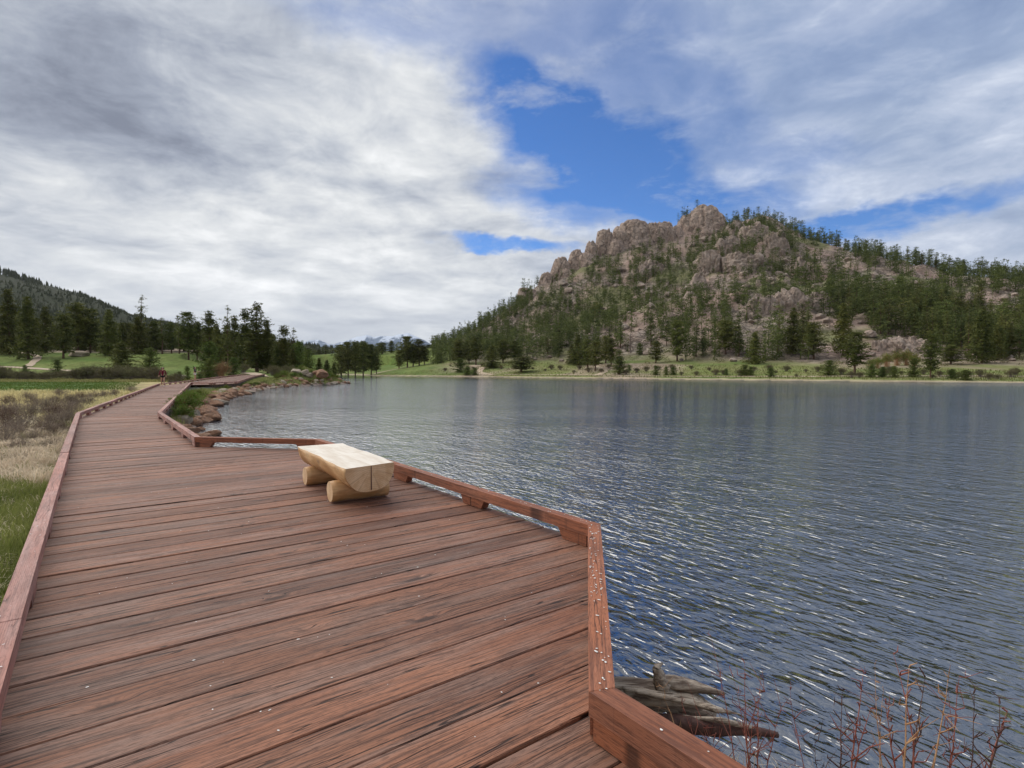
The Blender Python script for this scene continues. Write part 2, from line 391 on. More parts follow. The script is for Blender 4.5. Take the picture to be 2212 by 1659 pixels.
M['granite'] = rock_mat('pink_tan_granite', (.31, .23, .185), (.41, .315, .26), (.47, .385, .33), .12, .5, (.135, .118, .095))
M['granite_near'] = rock_mat('slope_granite', (.31, .235, .19), (.41, .325, .27), (.49, .42, .36), .35, .3, (.17, .155, .13), .4)
M['shore_rock'] = rock_mat('orange_brown_shore_rock', (.27, .135, .075), (.40, .235, .15), (.46, .34, .25), 1.5, .06, (.15, .12, .10), .35)
M['pale_rock'] = rock_mat('pale_tan_boulder', (.36, .28, .20), (.46, .38, .29), (.5, .45, .38), 1.2, .06, (.24, .21, .17), .3)

# ------------------------------------------------------------------ lake outline (world metres)
LAKE = np.array([(-.6, 4.4), (.2, 3.5), (.8, 2.95), (1.6, 2.7), (2.6, 2.55), (4, 2.1), (8, 0), (20, -12), (60, -35), (100, -30), (128, 0), (130, 45),
    (110, 72), (80, 88), (59.5, 104.6), (39, 122), (22, 138.5), (-1, 160), (-25, 183), (-49, 198), (-64, 236), (-84, 268), (-92, 262), (-72, 205),
    (-58, 160), (-42, 116), (-32, 97), (-25.6, 88), (-24.6, 84.6), (-26.2, 79.5), (-27.6, 70), (-26.5, 60), (-23.8, 51.5),
    (-20.3, 39.4), (-14.9, 27.5), (-10.4, 18.3), (-8, 14.5), (-5, 10.2)], dtype=float)
def lake_sd(x, y):
    """distance to the shore line, positive on land"""
    p = np.stack([x, y], 1); best = np.full(len(p), 1e9); ins = np.zeros(len(p), bool)
    for i in range(len(LAKE)):
        a = LAKE[i]; b = LAKE[(i + 1) % len(LAKE)]; ab = b - a
        t = np.clip(((p - a) @ ab) / (ab @ ab), 0, 1)
        dd = np.hypot(p[:, 0] - a[0] - t * ab[0], p[:, 1] - a[1] - t * ab[1])
        best = np.minimum(best, dd)
        c = ((a[1] > p[:, 1]) != (b[1] > p[:, 1]))
        xi = a[0] + (p[:, 1] - a[1]) / np.where(b[1] == a[1], 1e-9, b[1] - a[1]) * ab[0]
        ins ^= c & (p[:, 0] < xi)
    return np.where(ins, -best, best)

def H(py, z): return px_h(py, z)
# land profiles by azimuth: image column -> (depth, height) control points, ten each
def left(sky):
    return [(0, -.5), (45, -.5), (84, -.45), (105, -.1), (128, 2.0), (150, 5.4), (175, 7.6), (300, 12), (900, H(sky, 900)), (1500, 60)]
def right(ridge_z, sky, shore, foot_y=777, foot=52, mid=None):
    hz = H(sky, ridge_z); zf = shore + foot; hf = H(foot_y, zf)
    zm = zf + (ridge_z - zf) * .5; hm = hf + (hz - hf) * (mid or .44)
    return [(0, -.5), (shore - 2, -.5), (shore + 8, -.1), (zf - 15, hf * .62), (zf, hf), (zm, hm), (ridge_z - 12, hz - 2.0), (ridge_z, hz), (ridge_z + 140, hz * .45), (1500, 25)]
COLS = {-1200: left(560), -300: left(575), 0: left(583), 60: left(600), 130: left(626), 180: left(632), 215: left(646), 290: left(684), 400: left(716), 470: left(735),
    560: [(0, -.5), (45, -.5), (84, -.35), (100, .1), (128, 1.6), (150, 3.2), (175, 4.5), (300, 9), (900, H(752, 900)), (1500, 30)],
    660: [(0, -.5), (45, -.5), (84, -.5), (110, .0), (128, 1.3), (150, 2.6), (175, 4.2), (300, 9), (600, H(768, 600)), (1500, 25)],
    760: [(0, -.5), (45, -.5), (84, -.5), (205, -.3), (228, 1.2), (250, 3.6), (300, 8.5), (360, 12.5), (600, 15), (1500, 25)],
    850: [(0, -.5), (45, -.5), (184, -.5), (198, -.2), (225, 2.2), (260, 6.2), (300, 9.5), (350, 13.5), (600, 12), (1500, 25)],
    930: right(330, 752, 183, 783, 40), 1000: right(330, 722, 174), 1060: right(330, 692, 165), 1120: right(340, 655, 159), 1160: right(345, 625, 155),
    1200: right(350, 604, 150), 1240: right(355, 586, 146), 1280: right(362, 562, 142), 1370: right(380, 528, 135), 1460: right(392, 506, 126),
    1520: right(400, 500, 121), 1580: right(392, 490, 116), 1640: right(380, 470, 112), 1700: right(370, 500, 108), 1750: right(350, 527, 106),
    1830: right(330, 548, 102), 1950: right(300, 570, 98), 2050: right(280, 590, 94), 2212: right(255, 612, 90), 2600: right(225, 640, 82), 4200: right(200, 665, 80)}
_cx = sorted(COLS); _az = np.array([math.atan((c - CXP) / FPX) for c in _cx])
_tab = np.array([[[z, h] for z, h in COLS[c]] for c in _cx])      # cols, 10, 2
NK = _tab.shape[1]
def profile(x, y):
    az = np.arctan2(x, y); r = np.hypot(x, y)
    azc = np.clip(az, _az[0], _az[-1])
    i = np.clip(np.searchsorted(_az, azc) - 1, 0, len(_az) - 2)
    f = (azc - _az[i]) / (_az[i + 1] - _az[i])
    z = r * np.cos(azc)
    zz = _tab[i, :, 0] * (1 - f)[:, None] + _tab[i + 1, :, 0] * f[:, None]
    hh = _tab[i, :, 1] * (1 - f)[:, None] + _tab[i + 1, :, 1] * f[:, None]
    k = np.clip((z[:, None] >= zz).sum(1) - 1, 0, NK - 2)
    ar = np.arange(len(z)); z0, z1, h0, h1 = zz[ar, k], zz[ar, k + 1], hh[ar, k], hh[ar, k + 1]
    t = np.clip((z - z0) / (z1 - z0), 0, 1)
    h = h0 + (h1 - h0) * t
    # the land behind and beside the camera is low and gently rolling
    out = sstep(np.abs(az), 1.25, 1.7)
    return h * (1 - out) + out * (-.45 + np.clip(r - 25, 0, 400) * .03), zz[ar, 4], zz[ar, 7], z
def hill_mask(x, y):
    az = np.arctan2(x, y); return sstep(az, azel(900, 800)[0], azel(1040, 800)[0])
def terrain_h(x, y, detail=True):
    x = np.atleast_1d(np.asarray(x, float)); y = np.atleast_1d(np.asarray(y, float))
    h, zf, zr, z = profile(x, y)
    sd = lake_sd(x, y)
    p = np.stack([x, y, np.zeros_like(x)], 1)
    hm = hill_mask(x, y)
    if detail:
        rough = sstep(z, zf - 5, zf + 60) * hm
        calm = 1 - .7 * sstep(z, zr - 60, zr - 15)
        h = h + rough * (fbm(p * .03, 4, 3) * 6.0 * calm + fbm(p * .12, 3, 7) * 2.4)
        f1, f2, idv = voro(p * .11 + fbm(p * .08, 2, 4)[:, None] * .4, 5)
        rk = rough * sstep(fbm(p * .022, 3, 11), -.25, .3)
        h = h + rk * ((idv - .45) * 4.0 * sstep(f2 - f1, 0, .25))
        h = h + sstep(z, 110, 150) * (1 - hm) * fbm(p * .03, 3, 13) * 1.0
        h = h + sstep(z, 350, 800) * (1 - hm) * fbm(p * .006, 5, 17) * 26
        h = h + .07 * fbm(p * .6, 3, 19) * (z < 120) + .03 * fbm(p * 3, 2, 23) * (z < 30)
    # mound on the little peninsula
    h = h + 2.5 * np.exp(-(((x + 31.5) / 5.2) ** 2 + ((y - 84) / 6.5) ** 2)) + .5 * np.exp(-(((x + 33) / 6) ** 2 + ((y - 70) / 9) ** 2))
    # the ground stays below the far reach of the boardwalk
    for (ax, ay), (bx, by) in (((-31, 52), (-30.6, 57)), ((-30.6, 57), (-38, 77)), ((-38, 77), (-45.5, 99))):
        t_ = np.clip(((x - ax) * (bx - ax) + (y - ay) * (by - ay)) / ((bx - ax) ** 2 + (by - ay) ** 2), 0, 1)
        dd = np.hypot(x - ax - t_ * (bx - ax), y - ay - t_ * (by - ay)); yy_ = ay + t_ * (by - ay)
        h = np.minimum(h, (yy_ - 52) * .011 - .42 + np.maximum(dd - 5.5, 0) * .5)
    far = np.hypot(x, y) > 95
    bank = WATER + np.where(far, .02 + .16 * np.maximum(sd, 0), .0 + .38 * np.maximum(sd, 0)) + np.where(far, 3 * np.maximum(sd - 30, 0), 5 * np.maximum(sd - 9, 0))
    land = np.minimum(h, bank)
    bed = WATER - np.minimum(.05 + .13 * np.abs(sd), 3.0) + (.02 * fbm(p * 2.0, 2, 29) if detail else 0)
    return np.where(sd > 0, land, bed)
def th(x, y): return float(terrain_h(x, y)[0])

# terrain mesh: polar rings round the viewpoint, one sheet out to the horizon
fine = np.radians(np.arange(-50, 50.01, .19)); coarse = np.radians(np.arange(54, 306.1, 4.0))
AZ = np.concatenate([fine, coarse]); NA = len(AZ)
R = [1.2]
while R[-1] < 9000:
    r_ = R[-1]; R.append(r_ * (1.012 if 100 < r_ < 430 else 1.035 if r_ < 1000 else 1.12))
R = np.array(R); NR = len(R)
gx = (R[:, None] * np.sin(AZ)[None]).ravel(); gy = (R[:, None] * np.cos(AZ)[None]).ravel()
gh = terrain_h(gx, gy)
gx0 = np.append(gx, 0.0); gy0 = np.append(gy, 0.0); gh0 = np.append(gh, -.5)
ii = np.arange(NR - 1)[:, None] * NA; jj = np.arange(NA)[None]; jn = (jj + 1) % NA
Q = np.stack([ii + jj, ii + NA + jj, ii + NA + jn, ii + jn], -1).reshape(-1, 4)
cen = [(len(gx), j, (j + 1) % NA) for j in range(NA)]
# colours of what covers the ground
def land_colour(x, y, h):
    sd = lake_sd(x, y); _, zf, zr, z = profile(x, y); hm = hill_mask(x, y)
    p = np.stack([x, y, np.zeros_like(x)], 1)
    n1 = fbm(p * .05, 4, 41)[:, None]; n2 = fbm(p * .25, 4, 43)[:, None]; n3 = fbm(p * 1.2, 3, 47)[:, None]
    C = lambda *c: np.array(c)[None]
    def mx(a, b, t): t = np.clip(t, 0, 1); t = t[:, None] if t.ndim == 1 else t; return a * (1 - t) + b * t
    grass = mx(C(.105, .155, .036), C(.195, .225, .070), n1 + n2 * .6 + .5)
    tan = mx(C(.46, .37, .19), C(.34, .29, .14), n2 + .5)
    soil = mx(C(.29, .205, .165), C(.40, .305, .25), n2 * 1.2 + .5)
    rock = mx(C(.33, .26, .205), C(.43, .36, .30), n3 + n2 + .4)
    px = CXP + FPX * x / np.maximum(y, .1); py = YH + FPX * (CAMH - h) / np.maximum(y, .1)
    # left field
    col = tan + 0 * grass
    col = mx(col, mx(grass * 1.2, C(.22, .19, .09), n3 + .3), sstep(-y, -9.5, -7.0) * (x < -1))
    marsh = sstep(y, 43, 46) * sstep(-y, -100, -90) * sstep(-(x + .62 * y), 1.0, 8.0)
    col = mx(col, mx(C(.050, .095, .014), C(.090, .145, .028), n2 + .5), marsh)
    col = mx(col, mx(C(.16, .15, .06), C(.22, .20, .09), n2 + .5), sstep(y, 86, 94))
    col = mx(col, grass, sstep(y, 100, 108))
    col = mx(col, soil * .9, sstep(y, 158, 170) * .8 * (1 - hm) * (px < 640))
    col = mx(col, C(.030, .036, .018) * (1 + .4 * n2), sstep(y, 300, 420) * (px < 780))
    # lakeside near the deck and the peninsula
    near = (sd < 7) & (y < 110) & (x < 5)
    col = mx(col, mx(grass, C(.22, .19, .10), n3 + .3), near * 1.0)
    col = mx(col, mx(C(.12, .165, .035), C(.19, .22, .06), n3 + .4), 1.0 * ((np.hypot((x + 31.5) / 8, (y - 84) / 10) < 1) & (sd > .6)))
    col = mx(col, soil * .8, 1.0 * ((sd < 1.0) & (y < 110)))
    # far side
    gr2 = mx(grass, C(.20, .19, .085), n2 * .8 + .35)
    gr2 = mx(gr2, soil, sstep(fbm(p * .035, 3, 61), .12, .40) * .8)
    hs = mx(soil, rock, sstep(fbm(p * .07, 4, 51), -.20, .25))
    hs = mx(hs, C(.17, .185, .075), sstep(fbm(p * .045, 4, 53), .0, .38) * .85)
    hs = mx(hs, C(.13, .11, .085), sstep(fbm(p * .5, 3, 57), .1, .5) * .5)
    t = sstep(z + n1[:, 0] * 16, zf - 16, zf + 10)
    fc = mx(gr2, hs, t)
    fc = mx(fc, gr2, sstep(-px, -1040, -960))
    col = mx(col, fc, hm)
    beach = sstep(-sd, -2.4, -1.0) * (np.hypot(x, y) > 95) * (sd > 0)
    col = mx(col, C(.44, .35, .25), beach * .8)
    bed = C(.15, .14, .12) * (1 + .3 * n3)
    col = mx(col, bed, 1.0 * (sd < 0))
    rockm = np.clip(hm * t * (sstep(fbm(p * .07, 4, 51), -.35, .15)) + .0, 0, 1) * (sd > 0)
    return np.clip(col, .01, 1), rockm
gc, grk = land_colour(gx0, gy0, gh0)
mt, n = mat('ground_cover')
c = coords(n); vc = n.n('ShaderNodeVertexColor'); vc.layer_name = 'Cover'
a = n.noise(c, .8, 5, .65); b = n.noise(c, 6, 4, .65); c3 = n.noise(c, .12, 3, .6)
f = n.m('ADD', n.m('MULTIPLY', a, .5), n.m('ADD', n.m('MULTIPLY', b, .35), n.m('MULTIPLY', c3, .3)))
hs = n.n('ShaderNodeHueSaturation'); n.put(hs.inputs['Color'], vc.outputs[0]); n.put(hs.inputs['Value'], n.sm(f, .38, .78, .62, 1.36))
n.put(hs.inputs['Hue'], n.sm(c3, .3, .7, .49, .51))
cw = n.vm('ADD', c, n.vm('SCALE', n.noise(c, .35, 3, .6, col=True), None))
v1 = n.vor(cw, .42, 'DISTANCE_TO_EDGE'); v2 = n.vor(cw, 1.1, 'DISTANCE_TO_EDGE'); vcol = n.vor(cw, .42, 'F1', 1)
ck = n.m('MULTIPLY', n.m('MAXIMUM', n.sm(v1, .10, .01), n.m('MULTIPLY', n.sm(v2, .10, .01), .6)), vc.outputs[1])
cellv = n.sm(n.sep(vcol)[0], 0, 1, .70, 1.22)
tone = n.n('ShaderNodeHueSaturation'); n.put(tone.inputs['Color'], hs.outputs[0]); n.put(tone.inputs['Value'], n.m('ADD', n.m('MULTIPLY', n.m('SUBTRACT', cellv, 1.), vc.outputs[1]), 1.))
colr = n.mix(n.m('MULTIPLY', ck, .6), tone.outputs[0], (.055, .045, .035))
hgt = n.m('ADD', n.m('ADD', a, n.m('MULTIPLY', b, .3)), n.m('MULTIPLY', n.m('SUBTRACT', n.m('MULTIPLY', cellv, 1.2), n.m('MULTIPLY', ck, 2.)), n.m('MULTIPLY', vc.outputs[1], 1.6)))
finish(n, colr, .95, hgt, .8, .3, .08)
me = bpy.data.meshes.new('ground')
me.from_pydata(np.stack([gx0, gy0, gh0], 1).tolist(), [], [tuple(q) for q in Q.tolist()] + cen)
me.materials.append(mt)
ca = me.color_attributes.new('Cover', 'FLOAT_COLOR', 'POINT')
ca.data.foreach_set('color', np.concatenate([gc, grk[:, None]], 1).astype(np.float32).ravel())
me.polygons.foreach_set('use_smooth', np.ones(len(me.polygons), bool)); me.update()
tag(link('ground', me), 'grassy lakeside land rising to the hill and meadow', None, None, 'structure')

# ------------------------------------------------------------------ water
mt, n = mat('lake_water')
g_ = n.n('ShaderNodeNewGeometry').outputs['Position']; x, y, z = n.sep(g_)
kx = n.m('ADD', n.m('MULTIPLY', x, .80), n.m('MULTIPLY', y, .60))       # across the crests
ky = n.m('ADD', n.m('MULTIPLY', x, -.60), n.m('MULTIPLY', y, .80))       # along the crests
def wav(sx, sy, det, o=0., r=.5, dist=.0): return n.noise(n.comb(n.m('MULTIPLY', kx, sx), n.m('MULTIPLY', ky, sy), o), 1.0, det, r, dist)
gust = n.noise(n.comb(n.m('MULTIPLY', x, .05), n.m('MULTIPLY', y, .12), 2.), 1.0, 3, .6)
w1 = n.m('MULTIPLY', wav(10.5, 4.0, 2, 0, .5, .4), .066)
w2 = n.m('MULTIPLY', wav(17., 7.0, 2, 5., .5), .016)
w3 = n.m('MULTIPLY', wav(2.2, .9, 1, 9.), .080)
w4 = n.m('MULTIPLY', wav(4.0, 3.0, 2, 14., .5), .024)
hsum = n.m('ADD', n.m('ADD', w1, w2), n.m('ADD', w3, w4))
dist_ = n.m('SQRT', n.m('ADD', n.m('MULTIPLY', x, x), n.m('MULTIPLY', y, y)))
amp = n.m('MULTIPLY', n.sm(gust, .30, .62, .72, 1.12), n.sm(n.m('ADD', y, n.m('MULTIPLY', x, .45)), 100., 140., 1.0, .5))
shel = n.sm(n.m('ADD', n.m('MULTIPLY', x, .9), n.m('MULTIPLY', y, .5)), 1.5, 5.5, .55, 1.0)   # sheltered by the deck
hh = n.m('MULTIPLY', n.m('MULTIPLY', hsum, n.sm(dist_, 4., 50., 1.0, .60)), n.m('MULTIPLY', amp, shel))
bp = n.n('ShaderNodeBump'); n.put(bp.inputs['Height'], hh); bp.inputs['Strength'].default_value = 1.0; bp.inputs['Distance'].default_value = 1.0
fr = n.n('ShaderNodeFresnel'); fr.inputs[0].default_value = 3.2; n.put(fr.inputs['Normal'], bp.outputs[0])
gl = n.n('ShaderNodeBsdfGlossy'); gl.inputs['Roughness'].default_value = .045; gl.inputs[0].default_value = (1, 1, 1, 1); n.put(gl.inputs['Normal'], bp.outputs[0])
tr = n.n('ShaderNodeBsdfTransparent'); tr.inputs[0].default_value = (.72, .74, .68, 1)
df = n.n('ShaderNodeBsdfDiffuse'); df.inputs[0].default_value = (.022, .032, .050, 1)
m1 = n.n('ShaderNodeMixShader'); n.put(m1.inputs[0], n.sm(dist_, 3.0, 9.0, .25, .97)); n.put(m1.inputs[1], tr.outputs[0]); n.put(m1.inputs[2], df.outputs[0])
m2 = n.n('ShaderNodeMixShader'); n.put(m2.inputs[0], fr.outputs[0]); n.put(m2.inputs[1], m1.outputs[0]); n.put(m2.inputs[2], gl.outputs[0])
o = n.n('ShaderNodeOutputMaterial'); n.put(o.inputs[0], m2.outputs[0])
wv = [(-100, -50, WATER), (140, -50, WATER), (140, 280, WATER), (-100, 280, WATER)]
tag(link('water', mesh('water', wv, [(0, 1, 2, 3)], mt)), 'rippled lake water', None, None, 'structure')

# ------------------------------------------------------------------ trails on the meadows
mt_path = simple('pale_dirt', (.40, .30, .21), (.52, .42, .31), .8, .95, .02)
def trail(pts, wd, lab):
    pts = np.array(pts, float); out = []
    for a, b in zip(pts[:-1], pts[1:]):
        k = max(2, int(np.hypot(*(b - a)) / 1.5)); out += [a + (b - a) * i / k for i in range(k)]
    out.append(pts[-1]); out = np.array(out)
    for _ in range(6): out[1:-1] = (out[:-2] + out[1:-1] * 2 + out[2:]) / 4
    tn = np.gradient(out, axis=0); tn /= np.hypot(tn[:, 0], tn[:, 1])[:, None]; nn = np.stack([-tn[:, 1], tn[:, 0]], 1)
    rng = np.random.default_rng(len(out)); ww = wd * (1 + .25 * (rng.random(len(out)) - .5))
    V, F = [], []
    for k, s in enumerate((-.5, 0, .5)):
        q = out + nn * (ww * s)[:, None]; V.append(np.column_stack([q, terrain_h(q[:, 0], q[:, 1]) + (.16 if s == 0 else .10)]))
    V = np.concatenate(V); L_ = len(out)
    for r_ in (0, 1):
        for i in range(L_ - 1): F.append((r_ * L_ + i, r_ * L_ + i + 1, (r_ + 1) * L_ + i + 1, (r_ + 1) * L_ + i))
    tag(link('path', mesh('path', V, F, mt_path, True)), lab, None, None, 'structure')
def at_t(px, z): return (px_x(px, z), z)
trail([at_t(-80, 128), at_t(20, 127), at_t(60, 124), at_t(150, 118), at_t(330, 113)], 2.0, 'pale dirt trail across the meadow on the left')
trail([at_t(60, 127), at_t(85, 142), at_t(60, 155), at_t(30, 165)], 1.6, 'wide bare fork of the trail rising to the trees')
trail([at_t(2300, 99), at_t(2000, 107), at_t(1800, 113), at_t(1680, 118), at_t(1480, 130), at_t(1330, 146), at_t(1200, 158), at_t(1090, 170)], 1.5, 'pale shore trail along the foot of the hill')
trail([at_t(1290, 150), at_t(1310, 157), at_t(1295, 166), at_t(1285, 176)], 1.8, 'short trail branch rising between the pines')
trail([at_t(1065, 170), at_t(1030, 182), at_t(1045, 196), at_t(1020, 205)], 2.4, 'curving trail below the pines left of the hill')
trail([at_t(800, 213), at_t(825, 225), at_t(860, 236), at_t(930, 240)], 2.4, 'bent pale trail round the pine clump')
trail([at_t(525, 112), at_t(545, 113), at_t(565, 103)], 2.4, 'pale trail meeting the end of the boardwalk')

# ------------------------------------------------------------------ far snowy range
def far_range():
    prof = [(560, 770), (620, 752), (650, 740), (668, 735), (690, 734), (712, 743), (722, 744), (745, 737), (770, 728), (792, 723), (808, 730), (830, 726), (850, 725), (866, 722),
            (882, 719), (900, 727), (925, 738), (960, 760), (1010, 775)]
    Z = 7000.; xs = np.array([p[0] for p in prof]); ys = np.array([p[1] for p in prof])
    cx = np.arange(560, 1011, 1.5); cy = np.interp(cx, xs, ys); V, F = [], []; K = 22
    for i, (a, b) in enumerate(zip(cx, cy)):
        top = px_h(b, Z)
        for k in range(K):
            t = k / (K - 1); z = Z - 2600 * t; base = px_x(a, Z) * (z / Z)
            h = top * (1 - t) ** 1.15 - 60 * t
            V.append((base, z, h))
    V = np.array(V); p = V.copy(); rid = 1 - np.abs(fbm(p * np.array([.0032, .0012, .0016]), 5, 71)) * 2
    t = (Z - V[:, 1]) / 2600; V[:, 2] += (rid - .75) * 150 * np.sin(np.clip(t, 0, 1) * math.pi) + fbm(p * .006, 3, 73) * 22 * (t < .7)
    V = np.array(V)
    for i in range(len(cx) - 1):
        for k in range(K - 1): F.append((i * K + k, i * K + k + 1, (i + 1) * K + k + 1, (i + 1) * K + k))
    m_, n = mat('haze_tinted_snow_rock'); c = coords(n); x, y, z = n.sep(c)
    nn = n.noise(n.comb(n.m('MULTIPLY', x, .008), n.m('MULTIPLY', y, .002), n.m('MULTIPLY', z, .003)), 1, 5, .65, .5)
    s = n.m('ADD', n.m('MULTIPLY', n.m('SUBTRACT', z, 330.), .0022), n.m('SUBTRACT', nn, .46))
    col = n.mix(n.sm(s, .05, .16), (.10, .145, .215), (.50, .56, .66))  # blue of distant haze put into the rock and snow colours
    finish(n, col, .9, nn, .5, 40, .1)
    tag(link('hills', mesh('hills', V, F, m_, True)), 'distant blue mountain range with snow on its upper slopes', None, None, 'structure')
far_range()

# ------------------------------------------------------------------ air
m_ = bpy.data.materials.new('thin_air'); m_.use_nodes = True; n = N(m_.node_tree)
v_ = n.n('ShaderNodeVolumePrincipled'); v_.inputs['Density'].default_value = 3.2e-5; v_.inputs['Color'].default_value = (.86, .91, 1, 1); v_.inputs['Anisotropy'].default_value = .2
o = n.n('ShaderNodeOutputMaterial'); n.put(o.inputs['Volume'], v_.outputs[0])
hb = 9600.; zt_, zb_ = 640., -60.
V = [(x_, y_, z_) for z_ in (zb_, zt_) for x_, y_ in ((-hb, -hb), (hb, -hb), (hb, hb), (-hb, hb))]
tag(link('haze', mesh('haze', V, [(3, 2, 1, 0), (4, 5, 6, 7), (0, 1, 5, 4), (1, 2, 6, 5), (2, 3, 7, 6), (3, 0, 4, 7)], m_)), 'thin bluish haze in the air over the valley', 'haze', None, 'stuff')

# ------------------------------------------------------------------ rocks
def ico(sub):
    bm = bmesh.new(); bmesh.ops.create_icosphere(bm, subdivisions=sub, radius=1)
    V = np.array([v.co[:] for v in bm.verts]); F = np.array([[v.index for v in f.verts] for f in bm.faces]); bm.free()
    return V, F
ICO = {k: ico(k) for k in (2, 3, 4, 5)}
def rock_shape(sub, seed, cuts=9, amp=.12, fr=1.6):
    V, F = ICO[sub]; V = V.copy(); rng = np.random.default_rng(seed)
    for _ in range(cuts):
        nrm = rng.normal(size=3); nrm /= np.linalg.norm(nrm); dd = rng.uniform(.55, .85)
        e = V @ nrm - dd; V = V - np.where(e > 0, e * .92, 0)[:, None] * nrm
    V = V * (1 + amp * fbm(V * fr + seed * 7.1, 3, seed))[:, None]
    return V, F
OUT = []
def rock_top(x, y, g0):
    """height of the ground or of the rock that stands on it"""
    for X, Y, a, b, bs, hg, pw in OUT:
        q = (abs(x - X) / a) ** pw + (abs(y - Y) / b) ** pw
        if q < .9: g0 = max(g0, bs + hg * (1 - q) ** (1 / pw) * .97 - .6)
    return g0
def dome(name, px, ptop, wpx, z, base_py, label, seed, ry=1.1, crackf=1.0, sub=5, power=2.0, lean=0.0, vert=.45, mat_='granite', rot=0.0, cellamp=.10, crk=.11):
    """granite dome standing on the ridge, sized from its width and top"""
    rx = wpx / 2 / FPX * z; X = px_x(px, z); top = px_h(ptop, z); base = px_h(base_py, z) - 3
    hgt = top - base
    V, F = ICO[sub]; V = V.copy()
    q = (np.abs(V) ** power).sum(1) ** (-1 / power); V *= q[:, None]
    W_ = V * (rx, rx * ry, hgt)
    sc = crackf / max(rx * .75, 1.)
    P_ = W_ * np.array([1, 1, vert]) * sc + seed * 3.7
    P_ = P_ + fbm(W_ * sc * .9 + 5, 3, seed)[:, None] * .55
    f1, f2, idv = voro(P_, seed); e = f2 - f1
    disp = (idv - .5) * cellamp * sstep(e, 0, .22) - crk * (1 - sstep(e, 0, .10)) + .20 * fbm(W_ / rx * .9 + seed, 3, seed + 5)
    f1, f2, idv = voro(P_ * 2.6 + 9, seed + 3); disp += (idv - .5) * cellamp * .4 - .04 * (1 - sstep(f2 - f1, 0, .12))
    disp += .035 * fbm(W_ / rx * 7 + seed, 3, seed + 8)
    V = V * (1 + disp)[:, None]
    V = V * (rx, rx * ry, hgt); V[:, 0] += lean * V[:, 2]
    o = link(name, mesh(name, V, F, M[mat_], False), None, (X, z, base), rot)
    tag(o, label, 'rock', 'granite domes and outcrops of the hill'); OUT.append((X, z, rx, rx * ry, base, hgt, power)); return o
def zfoot(px, py, zmin=84):
    """depth at which the ground is seen at this height of the picture"""
    zs = np.arange(zmin, 400, 1.0); xs = px_x(px, zs); hs = terrain_h(xs, zs)
    pyy = YH - (hs - CAMH) / zs * FPX
    k = np.where((pyy <= py) & (lake_sd(xs, zs) > .5))[0]
    return float(zs[k[0]]) if len(k) else 200.
DOMES = [
 (1518, 446, 92, 402, 528, 'tall rounded summit dome of pink granite on the hill', 3, 1.0, .8, 2.3, .02),
 (1478, 466, 44, 398, 520, 'narrow shoulder of rock leaning on the left of the summit dome', 4, 1.0, 1.0, 2.2, .02),
 (1366, 480, 86, 385, 545, 'broad round granite dome second in height on the ridge', 5, 1.0, .9, 2.3, 0),
 (1414, 480, 50, 383, 532, 'blocky granite knob between the broad dome and the summit dome', 6, 1.0, 1.2, 2.6, 0),
 (1438, 482, 34, 382, 530, 'small square knob at the right end of the broad dome', 16, 1.0, 1.2, 2.6, 0),
 (1302, 500, 50, 374, 580, 'upright thumb shaped granite dome left of the broad dome', 7, .9, .8, 2.4, .03),
 (1330, 522, 52, 370, 590, 'sloping granite slab against the right side of the thumb dome', 8, 1.0, 1.0, 2.2, -.05),
 (1243, 538, 42, 364, 596, 'pointed dark granite dome left of the thumb dome', 9, 1.0, 1.0, 2.1, .04),
 (1268, 552, 56, 362, 604, 'low bulging granite mass between the pointed and thumb domes', 10, 1.0, 1.3, 2.3, 0),
 (1212, 560, 46, 358, 612, 'cracked granite lump at the lower left of the dome row', 11, 1.0, 1.3, 2.3, 0),
 (1182, 586, 36, 354, 616, 'small rounded granite lump near the left end of the dome row', 12, 1.0, 1.2, 2.3, 0),
 (1222, 584, 44, 352, 626, 'fluted granite block below the cracked lump', 13, 1.0, 1.6, 2.4, 0),
 (1131, 618, 30, 345, 640, 'leftmost small granite knob on the ridge line', 14, 1.0, 1.1, 2.2, 0),
 (1394, 500, 56, 384, 548, 'rounded rock filling the gap right of the broad dome', 51, 1.0, .9, 2.3, 0),
 (1338, 504, 44, 376, 566, 'rounded rock filling the gap left of the broad dome', 52, 1.0, .9, 2.3, 0),
 (1458, 492, 44, 390, 535, 'rounded rock filling the gap left of the summit dome', 53, 1.0, .9, 2.3, 0),
 (1276, 530, 42, 366, 592, 'rounded rock joining the pointed and thumb domes', 54, 1.0, .9, 2.3, 0),
 (1150, 625, 30, 343, 645, 'low granite knob just right of the leftmost knob', 15, 1.0, 1.1, 2.2, 0),
]
for a in DOMES: dome('granite_dome', a[0], a[1], a[2] * 1.14, a[3] - 14, a[4] + 8, a[5], a[6], a[7], a[8] * .8, 5 if a[2] > 40 else 4, a[9], a[10], cellamp=.03, crk=.05)
